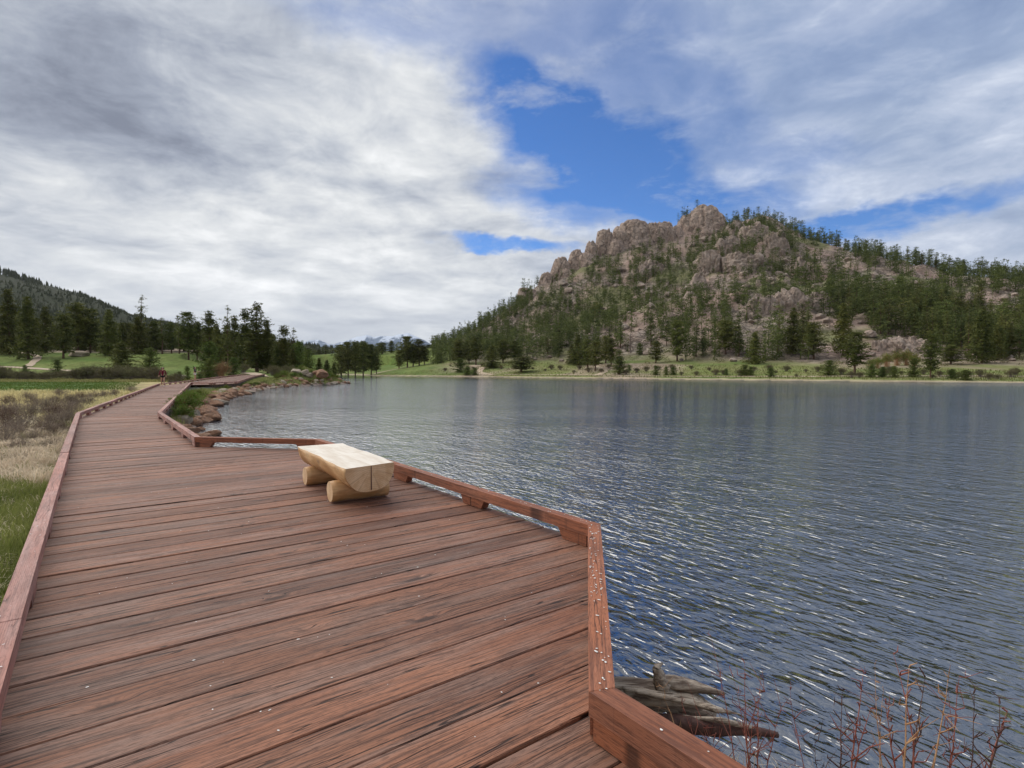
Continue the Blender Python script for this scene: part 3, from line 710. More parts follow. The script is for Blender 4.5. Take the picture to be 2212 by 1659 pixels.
# broken cliffs and slabs: px, top, width, depth, base, label, seed, cells
CLIFFS = [
 (1588, 476, 60, 384, 520, 'dark rock cap under the pines at the top right of the hill', 21, 1.6),
 (1625, 482, 90, 372, 530, 'blocky cliff of pink granite below the pine covered top', 22, 1.8),
 (1668, 500, 70, 362, 545, 'stepped rock face at the right of the blocky cliff', 23, 1.9),
 (1570, 508, 90, 360, 560, 'jumbled granite cliff under the summit dome', 24, 2.0),
 (1530, 540, 80, 344, 590, 'tilted granite face in the middle of the upper slope', 25, 1.8),
 (1600, 540, 120, 340, 580, 'wide shelf of broken rock high on the slope', 26, 2.4),
 (1505, 590, 50, 320, 630, 'pale rock spur at the left of the middle slope', 27, 1.8),
 (1400, 558, 80, 342, 600, 'light slab outcrop showing through pines below the broad dome', 28, 1.8),
 (1372, 575, 46, 336, 605, 'little outcrop left of the light slab', 29, 1.8),
 (1305, 600, 36, 325, 625, 'small crag among pines under the thumb dome', 30, 1.6),
 (1728, 552, 36, 325, 605, 'upright pinnacle of rock right of the middle slope', 31, 1.5),
 (1795, 566, 56, 312, 600, 'pair of rounded boulders on the right ridge', 32, 1.7),
 (1832, 576, 40, 308, 600, 'low row of boulders right of the rounded pair', 33, 1.7),
 (1880, 548, 24, 318, 575, 'small crag poking out of the ridge pines on the right', 34, 1.6),
 (1640, 632, 90, 262, 680, 'left end of the long bare slab across the slope', 35, 2.2),
 (1700, 624, 110, 262, 672, 'middle of the long bare slab across the slope', 36, 2.4),
 (1765, 626, 100, 258, 668, 'right end of the long bare slab across the slope', 37, 2.4),
 (2095, 632, 66, 222, 672, 'grey rock face among the pines at the far right', 38, 1.8),
 (2022, 622, 44, 238, 672, 'scree covered rock rib right of centre', 39, 2.6),
 (1960, 722, 120, 158, 765, 'low grey outcrop above the bright green thicket', 40, 2.4),
 (1900, 728, 60, 162, 765, 'flat rock at the left of the low grey outcrop', 41, 2.0),
 (1440, 606, 30, 312, 628, 'small round rock in the pines of the middle slope', 42, 1.4),
 (1490, 622, 40, 300, 650, 'grey crag between dark pines of the middle slope', 43, 1.5),
 (1640, 598, 30, 298, 620, 'small pink crag above the long bare slab', 44, 1.5),
 (1695, 598, 28, 296, 618, 'small grey crag above the middle of the long slab', 45, 1.5),
]
for a in CLIFFS: dome('rock_outcrop', a[0], a[1] + 6, a[2] * .82, zfoot(a[0], a[4], 150 if a[1] < 700 else 100) + 4, a[4], a[5], a[6], .9, a[7] * .8, 5 if a[2] > 60 else 4, 2.5, 0, .6, 'granite_near', 0.0, .20)

# ------------------------------------------------------------------ conifers
def tube(pts, rads, k=6):
    pts = np.array(pts, float); V, F = [], []
    for i, (p, r) in enumerate(zip(pts, rads)):
        t = pts[min(i + 1, len(pts) - 1)] - pts[max(i - 1, 0)]; t /= max(np.linalg.norm(t), 1e-9)
        a = np.cross(t, [0, 0, 1.]) if abs(t[2]) < .9 else np.cross(t, [1., 0, 0]); a /= np.linalg.norm(a); b = np.cross(t, a)
        for j in range(k):
            an = 2 * math.pi * j / k; V.append(p + r * (math.cos(an) * a + math.sin(an) * b))
    for i in range(len(pts) - 1):
        for j in range(k):
            F.append((i * k + j, i * k + (j + 1) % k, (i + 1) * k + (j + 1) % k, (i + 1) * k + j))
    return V, F
def merge(parts):
    V, F = [], []
    for v, f in parts:
        o = len(V); V += list(v); F += [tuple(int(i) + o for i in q) for q in f]
    return V, F
def conifer(seed, H_, R_, base, nb, nc, nt, size, shape='cone', slope=.1, droop=.25, gap=0.0, limbs=True, jag=.3):
    rng = np.random.default_rng(seed)
    t = base + (1 - base) * np.sort(rng.random(nb) ** .9); u_ = (t - base) / (1 - base)
    if shape == 'cone': pr = (1 - u_) ** .85 * (.55 + .45 * np.minimum(1, u_ / .12))
    elif shape == 'oval': pr = np.sqrt(np.clip(1 - (u_ * 1.02 - .35) ** 2 / .45, .04, 1))
    elif shape == 'bush': pr = np.sqrt(np.clip(1 - u_ ** 1.6, .02, 1)) * (.75 + .25 * np.minimum(1, u_ / .15))
    else: pr = np.clip(1 - u_, .05, 1) ** .55 * (.5 + .5 * np.minimum(1, u_ / .2))
    L = R_ * np.maximum(pr, .06) * rng.uniform(1 - jag, 1 + jag * .45, nb)
    az_ = np.arange(nb) * 2.399 + rng.uniform(-.6, .6, nb)
    side = rng.uniform(0, 6.28); L *= 1 + gap * .5 * np.cos(az_ - side)
    up = slope + .5 * u_ + rng.normal(0, .08, nb)
    T = []
    lean = rng.normal(0, .012, 2) * H_
    for i in range(nb):
        ncl = max(1, int(round(nc * (.35 + .65 * pr[i]))))
        for k in range(ncl):
            s = (k + rng.uniform(.55, 1.0)) / ncl
            if gap and rng.random() < gap * .5: continue
            l = L[i] * s; c_ = np.array([math.cos(az_[i]) * l + lean[0] * t[i], math.sin(az_[i]) * l + lean[1] * t[i], t[i] * H_ + up[i] * l - droop * l * s])
            sz = size * (1.15 - .45 * s) * (1 - .35 * u_[i])
            ctr = c_ + rng.normal(0, 1, (nt, 3)) * np.array([.75, .75, .38]) * sz
            a = rng.normal(0, 1, (nt, 3)) * [1, 1, .55]; a /= np.linalg.norm(a, axis=1)[:, None]
            b = np.cross(a, rng.normal(0, 1, (nt, 3))); b /= np.linalg.norm(b, axis=1)[:, None]
            ln = sz * rng.uniform(.5, 1.05, (nt, 1))
            T.append(np.stack([ctr - a * ln, ctr + a * ln * .3 + b * ln * .5, ctr + a * ln], 1))
    T = np.concatenate(T).reshape(-1, 3); T[:, 2] = np.maximum(T[:, 2], .02)
    F = np.arange(len(T)).reshape(-1, 3)
    r0 = .017 * H_ + .03
    zs = np.linspace(-.05, .97, 6); tv = tube([(lean[0] * q + rng.normal(0, .004) * H_, lean[1] * q + rng.normal(0, .004) * H_, q * H_) for q in zs], [r0 * (1.25 if q < 0 else 1) * (1 - .9 * max(q, 0)) for q in zs], 6)
    parts = [tv]
    if limbs:
        for i in range(0, nb, max(1, nb // 22)):
            a0 = np.array([lean[0] * t[i], lean[1] * t[i], t[i] * H_]); l = L[i] * .8
            a1 = a0 + (math.cos(az_[i]) * l, math.sin(az_[i]) * l, up[i] * l - droop * l * .8)
            parts.append(tube([a0, (a0 + a1) / 2 + (0, 0, .04 * l), a1], [r0 * .3 * (1 - u_[i]) + .02, r0 * .2 * (1 - u_[i]) + .014, .008], 3))
    return (T, F), merge(parts)
def kit(name, mat_crown, specs, mat_trunk='bark'):
    out = []
    for s in specs:
        (cv, cf), (tv, tf) = conifer(**s)
        out.append((mesh('crown', cv, cf, M[mat_crown]), mesh('trunk', tv, tf, M[mat_trunk], True)))
    return out
KIT = {
 'fir': kit('fir', 'needle', [dict(seed=s, H_=10, R_=2.9, base=.05, nb=120, nc=5, nt=9, size=.52, shape='cone', slope=-.05, droop=.22, gap=.15) for s in (1, 2, 3)]),
 'pine': kit('pine', 'needle', [dict(seed=s, H_=10, R_=2.7, base=.18, nb=84, nc=5, nt=10, size=.56, shape='oval', slope=.12, droop=.18, gap=.35, jag=.45) for s in (4, 5, 6)]),
 'tall': kit('tall', 'needle', [dict(seed=s, H_=10, R_=2.3, base=.08, nb=110, nc=5, nt=9, size=.46, shape='full', slope=.05, droop=.2, gap=.35, jag=.5) for s in (7, 8, 9)]),
 'sparse': kit('sparse', 'needle', [dict(seed=s, H_=10, R_=2.0, base=.28, nb=44, nc=4, nt=10, size=.36, shape='full', slope=.30, droop=.05, gap=.5, jag=.5) for s in (10, 11)]),
 'young': kit('young', 'needle_young', [dict(seed=s, H_=4, R_=1.6, base=.03, nb=90, nc=4, nt=10, size=.26, shape='bush', slope=.25, droop=.1) for s in (12, 13, 14)]),
 'dead': kit('dead', 'needle_dead', [dict(seed=15, H_=10, R_=2.2, base=.18, nb=44, nc=4, nt=5, size=.26, shape='oval', slope=.15, droop=.1, gap=.5)], 'bark_grey'),
 'hill': kit('hill', 'needle_far', [dict(seed=20 + s, H_=10, R_=r_, base=b_, nb=60, nc=3, nt=8, size=.56, shape=sh, slope=.05, droop=.2, gap=g2_, limbs=False, jag=.45)
        for s, (r_, b_, sh, g2_) in enumerate([(3.0, .06, 'cone', .12), (2.6, .10, 'full', .2), (3.1, .18, 'oval', .3), (2.7, .06, 'cone', .12), (2.4, .12, 'full', .25), (3.2, .2, 'oval', .3)])]),
}
KH = {k: (4 if k == 'young' else 10) for k in KIT}
KR = {'fir': 2.6, 'pine': 2.4, 'tall': 2.0, 'sparse': 1.9, 'young': 1.5, 'dead': 2.2, 'hill': 2.5}
tree_count = {'n': 0}
def tree(kind, x, y, h, name, label, cat='pine tree', group=None, width=None, var=None, base=None):
    v = KIT[kind][(tree_count['n'] if var is None else var) % len(KIT[kind])]; tree_count['n'] += 1
    s = h / KH[kind]; sx = s if width is None else (width / 2) / KR[kind] * 1.12
    g0 = th(x, y) if base is None else base
    r = empty(name, (x, y, g0 - .15), random.uniform(0, 6.28), (sx, sx, s))
    tag(r, label, cat, group)
    link('crown', v[0], r); link('trunk', v[1], r)
    return r
def tree_px(kind, px, ptop, z, name, label, cat='pine tree', group=None, wpx=None, var=None, minh=1.0):
    x = px_x(px, z); g0 = th(x, z); h = max(px_h(ptop, z) - g0, minh)
    return tree(kind, x, z, h, name, label, cat, group, None if wpx is None else wpx / FPX * z, var, g0)

LM = []
def lm(px, py, short): LM.append((px, py, short))
def rel(px, py, lms=None):
    best = min(lms or LM, key=lambda q: math.hypot((q[0] - px), (q[1] - py) * 1.3)); dx_, dy_ = px - best[0], py - best[1]; d_ = math.hypot(dx_, dy_)
    near_ = 'just ' if d_ < 14 else '' if d_ < 34 else 'some way ' if d_ < 60 else 'far '
    hor = 'left' if dx_ < 0 else 'right'; ver = 'above' if dy_ < 0 else 'below'
    if abs(dx_) > 2.2 * abs(dy_): w_ = hor + ' of'
    elif abs(dy_) > 2.2 * abs(dx_): w_ = ver
    else: w_ = ver + ' and ' + hor + ' of'
    return near_ + w_ + ' the ' + best[2]
for q in [(1518, 490, 'summit dome'), (1366, 510, 'broad granite dome'), (1302, 540, 'thumb shaped dome'), (1243, 565, 'pointed dark dome'), (1182, 600, 'small left dome'), (1131, 630, 'leftmost rock knob'),
          (1625, 500, 'blocky cliff'), (1728, 575, 'rock pinnacle'), (1800, 580, 'boulder pair on the ridge'), (1640, 650, 'left end of the bare slab'), (1765, 648, 'right end of the bare slab'), (1400, 575, 'light slab outcrop'),
          (2095, 650, 'grey rock face'), (1960, 745, 'low grey outcrop'), (1282, 655, 'yellow green aspen clump'), (1362, 733, 'reddish dying pine'), (1462, 735, 'tall open pine'), (1249, 755, 'dense black green fir'),
          (1846, 763, 'ragged shore tree'), (2120, 727, 'two trunk pine at the right'), (1126, 788, 'low wide shore pine'), (1028, 758, 'curving trail'), (1631, 750, 'drooping dark fir'), (1756, 735, 'bushy olive pine'),
          (1406, 710, 'tall pointed slope pine'), (1680, 715, 'bare trunk pine'), (1505, 610, 'pale rock spur'), (1560, 720, 'full green pine'), (2010, 770, 'tall ragged shore pine'), (1600, 560, 'broken rock shelf'), (1820, 710, 'dense fir behind the shore'), (1898, 680, 'conical pine over the outcrop'), (2166, 720, 'open crowned right pine'), (1870, 560, 'small ridge crag'), (1980, 570, 'ridge above the scree rib'), (2022, 645, 'scree covered rib'), (2150, 600, 'far right ridge'), (1712, 715, 'broad tall fir'), (1500, 740, 'thick trunk pine'), (1060, 720, 'left skyline'), (1200, 740, 'green slope pine'), (1900, 620, 'right flank wood'), (2060, 690, 'right flank pines'), (1320, 660, 'middle slope pines'), (1550, 640, 'stony middle slope')]: lm(*q)
def size_word(h, lo, mid): return 'small' if h < lo else 'medium' if h < mid else 'tall'
# left tree line -------------------------------------------------
LT = [  # kind, px, top, depth, width, label
 ('fir', -20, 632, 152, 70, 'dark fir cut by the left edge of the picture'),
 ('fir', 22, 624, 150, 66, 'broad dark fir second from the left edge'),
 ('fir', 62, 640, 140, 62, 'very dark full fir with a black base, left of the lone trunk'),
 ('fir', 100, 662, 158, 44, 'narrower fir behind the very dark full fir'),
 ('pine', 139, 678, 141, 46, 'pine with a bare straight trunk standing alone at the meadow edge'),
 ('pine', 170, 656, 156, 60, 'tall green pine behind the bare trunk pine'),
 ('pine', 196, 668, 160, 46, 'slim green pine right of the tall green pine'),
 ('fir', 238, 668, 148, 52, 'dark layered fir above the bushy young pine'),
 ('fir', 266, 696, 158, 40, 'shorter fir right of the dark layered fir'),
 ('sparse', 308, 638, 160, 36, 'tallest pine with an open feathery top above the mountain slope'),
 ('fir', 300, 684, 156, 50, 'dense dark fir in front of the feathery pine'),
 ('pine', 334, 694, 162, 34, 'rounded pine right of the feathery pine'),
 ('sparse', 352, 686, 158, 28, 'thin pine with an open crown left of the slim bare pine'),
 ('pine', 371, 695, 160, 28, 'small pine in the gap of the tree line'),
 ('sparse', 388, 681, 150, 20, 'slim pine with a long bare lower trunk'),
 ('pine', 408, 675, 148, 42, 'brownish crowned pine standing on several bare trunks'),
 ('pine', 427, 695, 150, 30, 'short pine right of the brownish crowned pine'),
 ('tall', 453, 672, 142, 44, 'dark spire shaped pine behind the light green pine'),
 ('fir', 470, 698, 138, 40, 'low dark fir between two spire shaped pines'),
 ('sparse', 493, 660, 132, 34, 'grey topped open spire left of the big dark firs'),
 ('tall', 508, 682, 130, 36, 'dark pine leaning on the big firs from the left'),
 ('tall', 530, 667, 126, 44, 'second tallest of the big dark trees at the centre left'),
 ('tall', 556, 656, 122, 66, 'biggest dark tree of the centre left group with a pointed top'),
 ('fir', 578, 690, 124, 40, 'dark fir at the right flank of the biggest dark tree'),
 ('tall', 613, 703, 120, 46, 'left of two ragged dark trees right of the big group'),
 ('sparse', 634, 708, 122, 40, 'right of two ragged dark trees with open top'),
 ('fir', 598, 742, 118, 30, 'small dark fir at the foot of the ragged trees'),
 ('young', 648, 738, 117, 40, 'bright green broad pine right of the ragged trees'),
 ('young', 666, 756, 114, 34, 'lower bright green pine beside the peninsula mound'),
 ('fir', 632, 752, 116, 34, 'squat dark fir under the ragged trees'),
]
for k, px, tp, z, wd, lab in LT: tree_px(k, px, tp, z, 'fir_tree' if k == 'fir' else 'pine_tree', lab, 'fir tree' if k == 'fir' else 'pine tree', 'tree line along the left meadow', wd)
LLM = [(a_[1], a_[2], b_) for a_, b_ in zip([LT[i] for i in (0, 2, 4, 5, 7, 9, 12, 14, 15, 17, 19, 22, 24, 27)], ['edge fir at the left', 'black based fir', 'bare trunk pine', 'tall green pine', 'layered fir', 'feathery topped pine', 'thin open pine', 'slim bare pine', 'brownish crowned pine', 'dark spire pine', 'grey topped spire', 'biggest dark tree', 'ragged dark tree', 'bright broad pine'])]
# back rows of the wood: darker fill
random.seed(11)
for i in range(46):
    px = -40 + i * 15.2 + random.uniform(-4, 4); z = random.uniform(168, 215)
    tp = np.interp(px, [-40, 100, 240, 340, 440, 560, 620, 680], [672, 690, 700, 712, 712, 708, 742, 752]) + random.uniform(-8, 14)
    tree_px(random.choice(['fir', 'pine', 'tall']), px, tp, z, 'pine_tree', 'dark pine in the shaded wood ' + rel(px, tp, LLM), 'pine tree', 'back rows of the left wood', random.uniform(38, 60))
YT = [
 ('fir', 262, 737, 118, 66, 'wide bushy young pine with yellow green tips in the left meadow'),
 ('young', 324, 752, 115, 44, 'light green young pine right of the wide bushy one'),
 ('young', 125, 776, 110, 28, 'small dark green sapling in front of the meadow trail'),
 ('young', 55, 788, 106, 18, 'tiny round sapling at the far left of the meadow'),
 ('young', 452, 740, 104, 56, 'rounded light green pine behind the second walker'),
 ('young', 451, 773, 96, 32, 'bright green sapling in front of the rounded pine'),
 ('young', 504, 772, 100, 34, 'bright green bushy sapling beside the rusty shrub'),
 ('young', 405, 790, 88, 16, 'thin young sapling between the two walkers'),
 ('young', 388, 801, 86, 18, 'low sapling just right of the walker in red'),
 ('young', 432, 806, 82, 22, 'low green sapling right of the second walker'),
]
for k, px, tp, z, wd, lab in YT: tree_px(k, px, tp, z, 'young_pine', lab, 'young pine', None, wd)
MT = [
 ('pine', 737, 745, 214, 30, 'left end tree of the round topped pine clump behind the inlet'), ('pine', 752, 739, 210, 32, 'second pine of the round topped clump behind the inlet'),
 ('pine', 768, 737, 208, 32, 'middle pine of the clump with bare trunks behind the inlet'), ('pine', 785, 738, 206, 34, 'widest pine of the clump behind the inlet'),
 ('pine', 802, 744, 208, 30, 'right hand pine of the clump behind the inlet'), ('pine', 813, 752, 212, 22, 'last small pine at the right of the clump'),
 ('pine', 862, 757, 236, 24, 'small pine at the left foot of the meadow clump'), ('pine', 880, 727, 238, 38, 'tall pine of the clump standing on the green meadow'),
 ('pine', 893, 745, 240, 30, 'lower pine in the middle of the meadow clump'), ('pine', 906, 734, 238, 34, 'right tall pine of the meadow clump'), ('pine', 917, 748, 242, 24, 'rightmost pine of the meadow clump'),
 ('young', 690, 772, 126, 28, 'dark round thicket tree left of the inlet'), ('young', 706, 776, 130, 30, 'dark round thicket tree in the middle beside the inlet'),
 ('young', 722, 782, 134, 26, 'dark round thicket tree at the inlet edge'),
]
for k, px, tp, z, wd, lab in MT: tree_px(k if k != 'young' else 'fir', px, tp, z, 'pine_tree', lab, 'pine tree', None, wd)
for i in range(20):
    px = 664 + i * 13.8 + random.uniform(-3, 3); z = random.uniform(285, 345)
    tp = np.interp(px, [660, 700, 760, 820, 850, 900, 940], [750, 748, 745, 738, 732, 742, 752]) + random.uniform(-5, 9)
    tree_px(random.choice(['pine', 'hill', 'tall']), px, tp, z, 'pine_tree', 'distant round crowned pine in the row under the snowy range', 'pine tree', 'distant pines under the snowy range', random.uniform(20, 30))
# featured trees on the far shore --------------------------------
FT = [
 ('pine', 1126, 771, 805, 56, 'low wide dark pine leaning over the far shore'), ('young', 994, 774, 804, 34, 'round dark pine at the left part of the far shore'),
 ('young', 1010, 792, 811, 28, 'rounded bush pine touching the water left of the hill'), ('young', 1026, 794, 811, 20, 'smaller bush pine right of the rounded bush pine'),
 ('pine', 991, 732, 786, 34, 'dark pine at the left foot of the hill'), ('pine', 1013, 736, 786, 28, 'slim pine with straight trunk at the left foot'),
 ('pine', 1028, 728, 789, 32, 'tall pine above the curving trail'), ('fir', 1063, 744, 795, 46, 'broad dark pine right of the curving trail'),
 ('pine', 1087, 734, 784, 34, 'pine in the dense belt right of the curving trail'), ('pine', 1112, 736, 782, 36, 'pine at the right end of the dense belt'),
 ('hill', 1207, 706, 772, 30, 'tall dark pine rising from the green slope'), ('hill', 1183, 726, 765, 26, 'open pine on the pink bare patch'),
 ('fir', 1249, 722, 789, 44, 'dense black green fir left of the forked trail'), ('fir', 1236, 742, 787, 32, 'shorter fir leaning on the dense black green fir'),
 ('pine', 1269, 733, 797, 36, 'green pine with bare stem beside the forked trail'), ('pine', 1286, 738, 801, 34, 'pine standing at the fork of the shore trail'),
 ('pine', 1309, 725, 785, 34, 'pine with two bare trunks right of the fork'), ('pine', 1320, 730, 790, 28, 'narrow pine close to the two trunk pine'),
 ('tall', 1338, 755, 810, 34, 'pale grey green pine at the water edge left of centre'), ('dead', 1362, 704, 762, 36, 'reddish dying pine on the lower slope'),
 ('young', 1382, 741, 767, 20, 'small dark conical pine by the reddish pine'), ('young', 1359, 787, 801, 12, 'tiny pine near the shore trail'),
 ('pine', 1417, 736, 785, 28, 'upright green pine alone on the lower meadow'), ('pine', 1462, 693, 781, 42, 'tall open pine in the centre of the lower slope'),
 ('young', 1417, 789, 811, 20, 'leftmost of three small pines at the shore'), ('young', 1439, 791, 811, 14, 'middle of three small pines at the shore'),
 ('young', 1454, 792, 811, 20, 'rightmost of three small pines at the shore'), ('hill', 1503, 699, 771, 36, 'dark pine with thick trunk right of the tall open pine'),
 ('hill', 1518, 704, 768, 28, 'pine half hidden by the thick trunk pine'), ('pine', 1567, 692, 766, 46, 'full green pine left of the grey dead stems'),
 ('hill', 1594, 690, 762, 32, 'slender pine right of the full green pine'), ('fir', 1631, 716, 787, 44, 'large dark fir with drooping boughs near the meadow'),
 ('hill', 1439, 693, 748, 22, 'slender conical pine on the pink slope'), ('hill', 1406, 672, 748, 34, 'tall pointed pine in the middle of the slope'),
 ('hill', 1340, 686, 753, 30, 'narrow double spired pine left of the reddish pine'), ('hill', 1680, 660, 769, 36, 'tall pine with thin bare trunk below the long slab'),
 ('fir', 1712, 664, 766, 50, 'broad tall fir below the long slab'), ('pine', 1756, 696, 777, 46, 'bushy olive pine above the meadow'),
 ('fir', 1820, 654, 769, 52, 'tall dense fir behind the big shore tree'), ('pine', 1846, 718, 808, 52, 'big dark tree with ragged boughs standing on the shore'),
 ('young', 1790, 778, 813, 40, 'bushy light pine left of the big shore tree'), ('young', 1974, 774, 816, 28, 'cone shaped green pine on the shore at the right'),
 ('pine', 2010, 722, 819, 34, 'tall ragged pine on the shore at the right'), ('young', 1932, 790, 816, 24, 'small green pine left of the cone shaped one'),
 ('young', 1884, 786, 816, 30, 'low bushy pine right of the big shore tree'), ('young', 1907, 791, 816, 22, 'small pale pine between two shore pines'),
 ('young', 2085, 798, 822, 34, 'round low pine near the right end of the shore'), ('young', 2056, 796, 820, 22, 'small light sapling near the right end of the shore'),
 ('fir', 2120, 668, 785, 56, 'tallest pine of the right hand group with two trunks'), ('hill', 2092, 680, 780, 34, 'pine left of the tallest right hand pine'),
 ('hill', 2168, 680, 758, 40, 'dark pine with an open crown at the far right'), ('hill', 2200, 686, 762, 44, 'pine cut by the right edge of the picture'),
 ('hill', 1898, 648, 708, 32, 'dark conical pine above the low grey outcrop'), ('pine', 2054, 746, 787, 48, 'wide low pine above the shore at the right'),
 ('young', 1608, 787, 813, 28, 'dark bushy pine of the shore pair at centre right'), ('young', 1622, 791, 813, 16, 'small grey green pine of the shore pair'),
 ('young', 1665, 793, 815, 24, 'round yellow green bush pine right of the shore pair'), ('young', 1569, 795, 811, 12, 'tiny shore sapling left of the shore pair'),
]
for k, px, tp, bs, wd, lab in FT:
    z = zfoot(px, bs); tree_px(k, px, tp, z, 'young_pine' if k == 'young' else 'pine_tree', lab, 'young pine' if k == 'young' else 'fir tree' if k == 'fir' else 'pine tree', None, wd)

# boulders scattered on the slope: copies of six shapes
rngb = np.random.default_rng(5)
bshapes = [mesh('boulder', *rock_shape(2, 100 + k, 10, .15), M['granite_near'], False) for k in range(6)]
def place_rock(me_, name, x, y, s, lab, grp, sink=.3, cat='boulder', flat=.7, zz=None):
    o = link(name, me_, None, (x, y, (th(x, y) if zz is None else zz) + s * (flat - sink * 1.2)), random.uniform(0, 6.28), (s * random.uniform(.85, 1.3), s, s * flat))
    tag(o, lab, cat, grp); return o
random.seed(4)
cnt = 0
while cnt < 150:
    px = rngb.uniform(1150, 2230); az = math.atan((px - CXP) / FPX)
    _, zf, zr, _ = profile(np.array([math.sin(az) * 200]), np.array([math.cos(az) * 200]))
    z = rngb.uniform(zf[0] - 6, zr[0] - 25); x = px_x(px, z)
    s = rngb.uniform(.7, 2.6) * (z / 300 + .25)
    place_rock(bshapes[cnt % 6], 'boulder', x, z, s, ('large' if s > 1.9 else 'middling' if s > 1.2 else 'little') + ' loose granite boulder ' + rel(px, YH - (th(x, z) - CAMH) / z * FPX), 'granite boulders scattered on the hillside'); cnt += 1

# random forest on the hill: largest ones as things, the rest as one mass
rngt = np.random.default_rng(21)
cand = []
def ridge_at(px):
    az_ = math.atan((px - CXP) / FPX); _, zf, zr, _ = profile(np.array([math.sin(az_) * 200]), np.array([math.cos(az_) * 200])); return zf[0], zr[0]
rid = {p: ridge_at(p) for p in range(900, 2420, 10)}
tries = 0
while len(cand) < 2500 and tries < 40000:
    tries += 1
    px = rngt.uniform(935, 2260 if len(cand) < 2350 else 2420); zf, zr = rid[int(px // 10 * 10)]
    z = math.sqrt(rngt.uniform((zf - 4) ** 2, (zr + 8) ** 2)); x = px_x(px, z)
    dens = .5 + 1.5 * float(fbm(np.array([[x * .03, z * .03, 3.]]), 3, 91)[0])
    if 1500 < px < 1700 and z > 350: dens -= .2
    if 1150 < px < 1560 and z > zr - 34: dens -= .85
    elif 1150 < px < 1560 and z > zr - 110: dens += .35
    if px < 1320: dens += .30
    if 1480 < px < 1760: dens += .30
    if px > 1760: dens += (.22 if z > zf + 85 else -.10)
    if 1605 < px < 1805 and 235 < z < 262: dens -= .9
    if 1880 < px < 2020 and 145 < z < 162: dens -= .9
    dens -= .10
    if z < zf + 10: dens -= .1
    if zf + 8 < z < zf + 70: dens += .25
    if rngt.random() > dens: continue
    cand.append((x, z, rngt.uniform(4.6, 9.2) * (1.22 if px > 1700 else 1.) * (1.0 if z < 230 else .88), px, zf, zr))
big = {}
cand = [c_ for c_ in cand if c_[3] < 2212] + [c_ for c_ in cand if c_[3] >= 2212]
cand.sort(key=lambda c_: -c_[2] / c_[1] + (1 if c_[3] > 2205 else 0))
# skyline pines on the right ridge
for px in np.arange(1732, 2230, 15):
    zf, zr = rid[int(px // 10 * 10)]; z = zr + rngt.uniform(-8, 4)
    tree(rngt.choice(['hill', 'hill', 'tall', 'sparse']) if px > 1850 else 'hill', px_x(px, z), z, rngt.uniform(5.5, 9.5), 'pine_tree', 'skyline pine on the right ridge ' + rel(px, 560), 'pine tree', 'pines along the right skyline')
for px in np.arange(935, 1170, 15):
    zf, zr = rid[int(px // 10 * 10)]; z = zr + rngt.uniform(-8, 4)
    tree('hill', px_x(px, z), z, rngt.uniform(3.5, 6.5), 'pine_tree', 'small pine on the descending left skyline ' + rel(px, 690), 'pine tree', 'pines along the left skyline')
for px in (1592, 1604, 1613, 1625, 1637, 1650, 1662, 1674, 1686, 1700, 1714, 1726):
    z = np.interp(px, [1590, 1640, 1726], [384, 374, 356]); x = px_x(px, z); top = np.interp(px, [1590, 1610, 1640, 1690, 1726], [462, 452, 462, 480, 500]) + rngt.uniform(-3, 5)
    tree('hill', x, z, 6.5 + rngt.uniform(0, 2), 'pine_tree', 'pine crowning the rocky hilltop ' + rel(px, top), 'pine tree', 'pines on the hilltop', base=px_h(top, z) - 7.0)
for px in np.arange(1740, 2300, 9.):
    zf, zr = rid[int(px // 10 * 10)]; z = zr + rngt.uniform(-12, 6); cand.append((px_x(px, z), z, rngt.uniform(4, 8), px, zf, zr))
for px in np.arange(930, 1180, 8.):
    zf, zr = rid[int(px // 10 * 10)]; z = zr + rngt.uniform(-12, 6); cand.append((px_x(px, z), z, rngt.uniform(3, 5.5), px, zf, zr))
NIND = 84
hts = terrain_h(np.array([c_[0] for c_ in cand]), np.array([c_[1] for c_ in cand]))
hts = np.array([rock_top(c_[0], c_[1], g_) for c_, g_ in zip(cand, hts)])
for k, (x, z, h, px, zf, zr) in enumerate(cand[:NIND]):
    grp0 = 'pines on the hillside'
    if z < zf + 25: lab, grp = 'dark pine in the belt of pines along the foot of the rocky hill', 'pines at the foot of the hill'
    elif px < 1320: lab, grp = 'pine in the dense wood on the lower left flank of the hill', 'pines on the left flank'
    elif px < 1750: lab, grp = 'pine on the stony middle slope under the granite domes', 'pines on the middle slope'
    else: lab, grp = 'pine among rocks on the right flank of the hill', 'pines on the right flank'
    lab = size_word(h, 6.5, 8) + ' pine ' + rel(px, YH - (hts[k] + h / 2 - CAMH) / z * FPX)
    kk = 'hill' if (z > 150 or rngt.random() < .5) else str(rngt.choice(['pine', 'tall', 'fir']))
    tree(kk, x, z, h, 'pine_tree', lab, 'pine tree', grp0, base=float(hts[k]))
low = []
for s, (r_, b_, sh) in enumerate([(3.0, .04, 'cone'), (2.5, .06, 'full'), (3.1, .14, 'oval'), (2.7, .05, 'cone')]):
    (cv, cf), (tv, tf) = conifer(seed=60 + s, H_=10, R_=r_, base=b_, nb=32, nc=2, nt=7, size=.76, shape=sh, slope=.05, droop=.2, gap=.15, limbs=False, jag=.4)
    tv2 = np.array(tube([(0, 0, -.5), (0, 0, 9)], [.2, .03], 3)[0]); tf2 = [(0, 1, 4), (0, 4, 3), (1, 2, 5), (1, 5, 4), (2, 0, 3), (2, 3, 5)]
    low.append((np.concatenate([cv, tv2]), np.concatenate([cf, np.array(tf2) + len(cv)])))
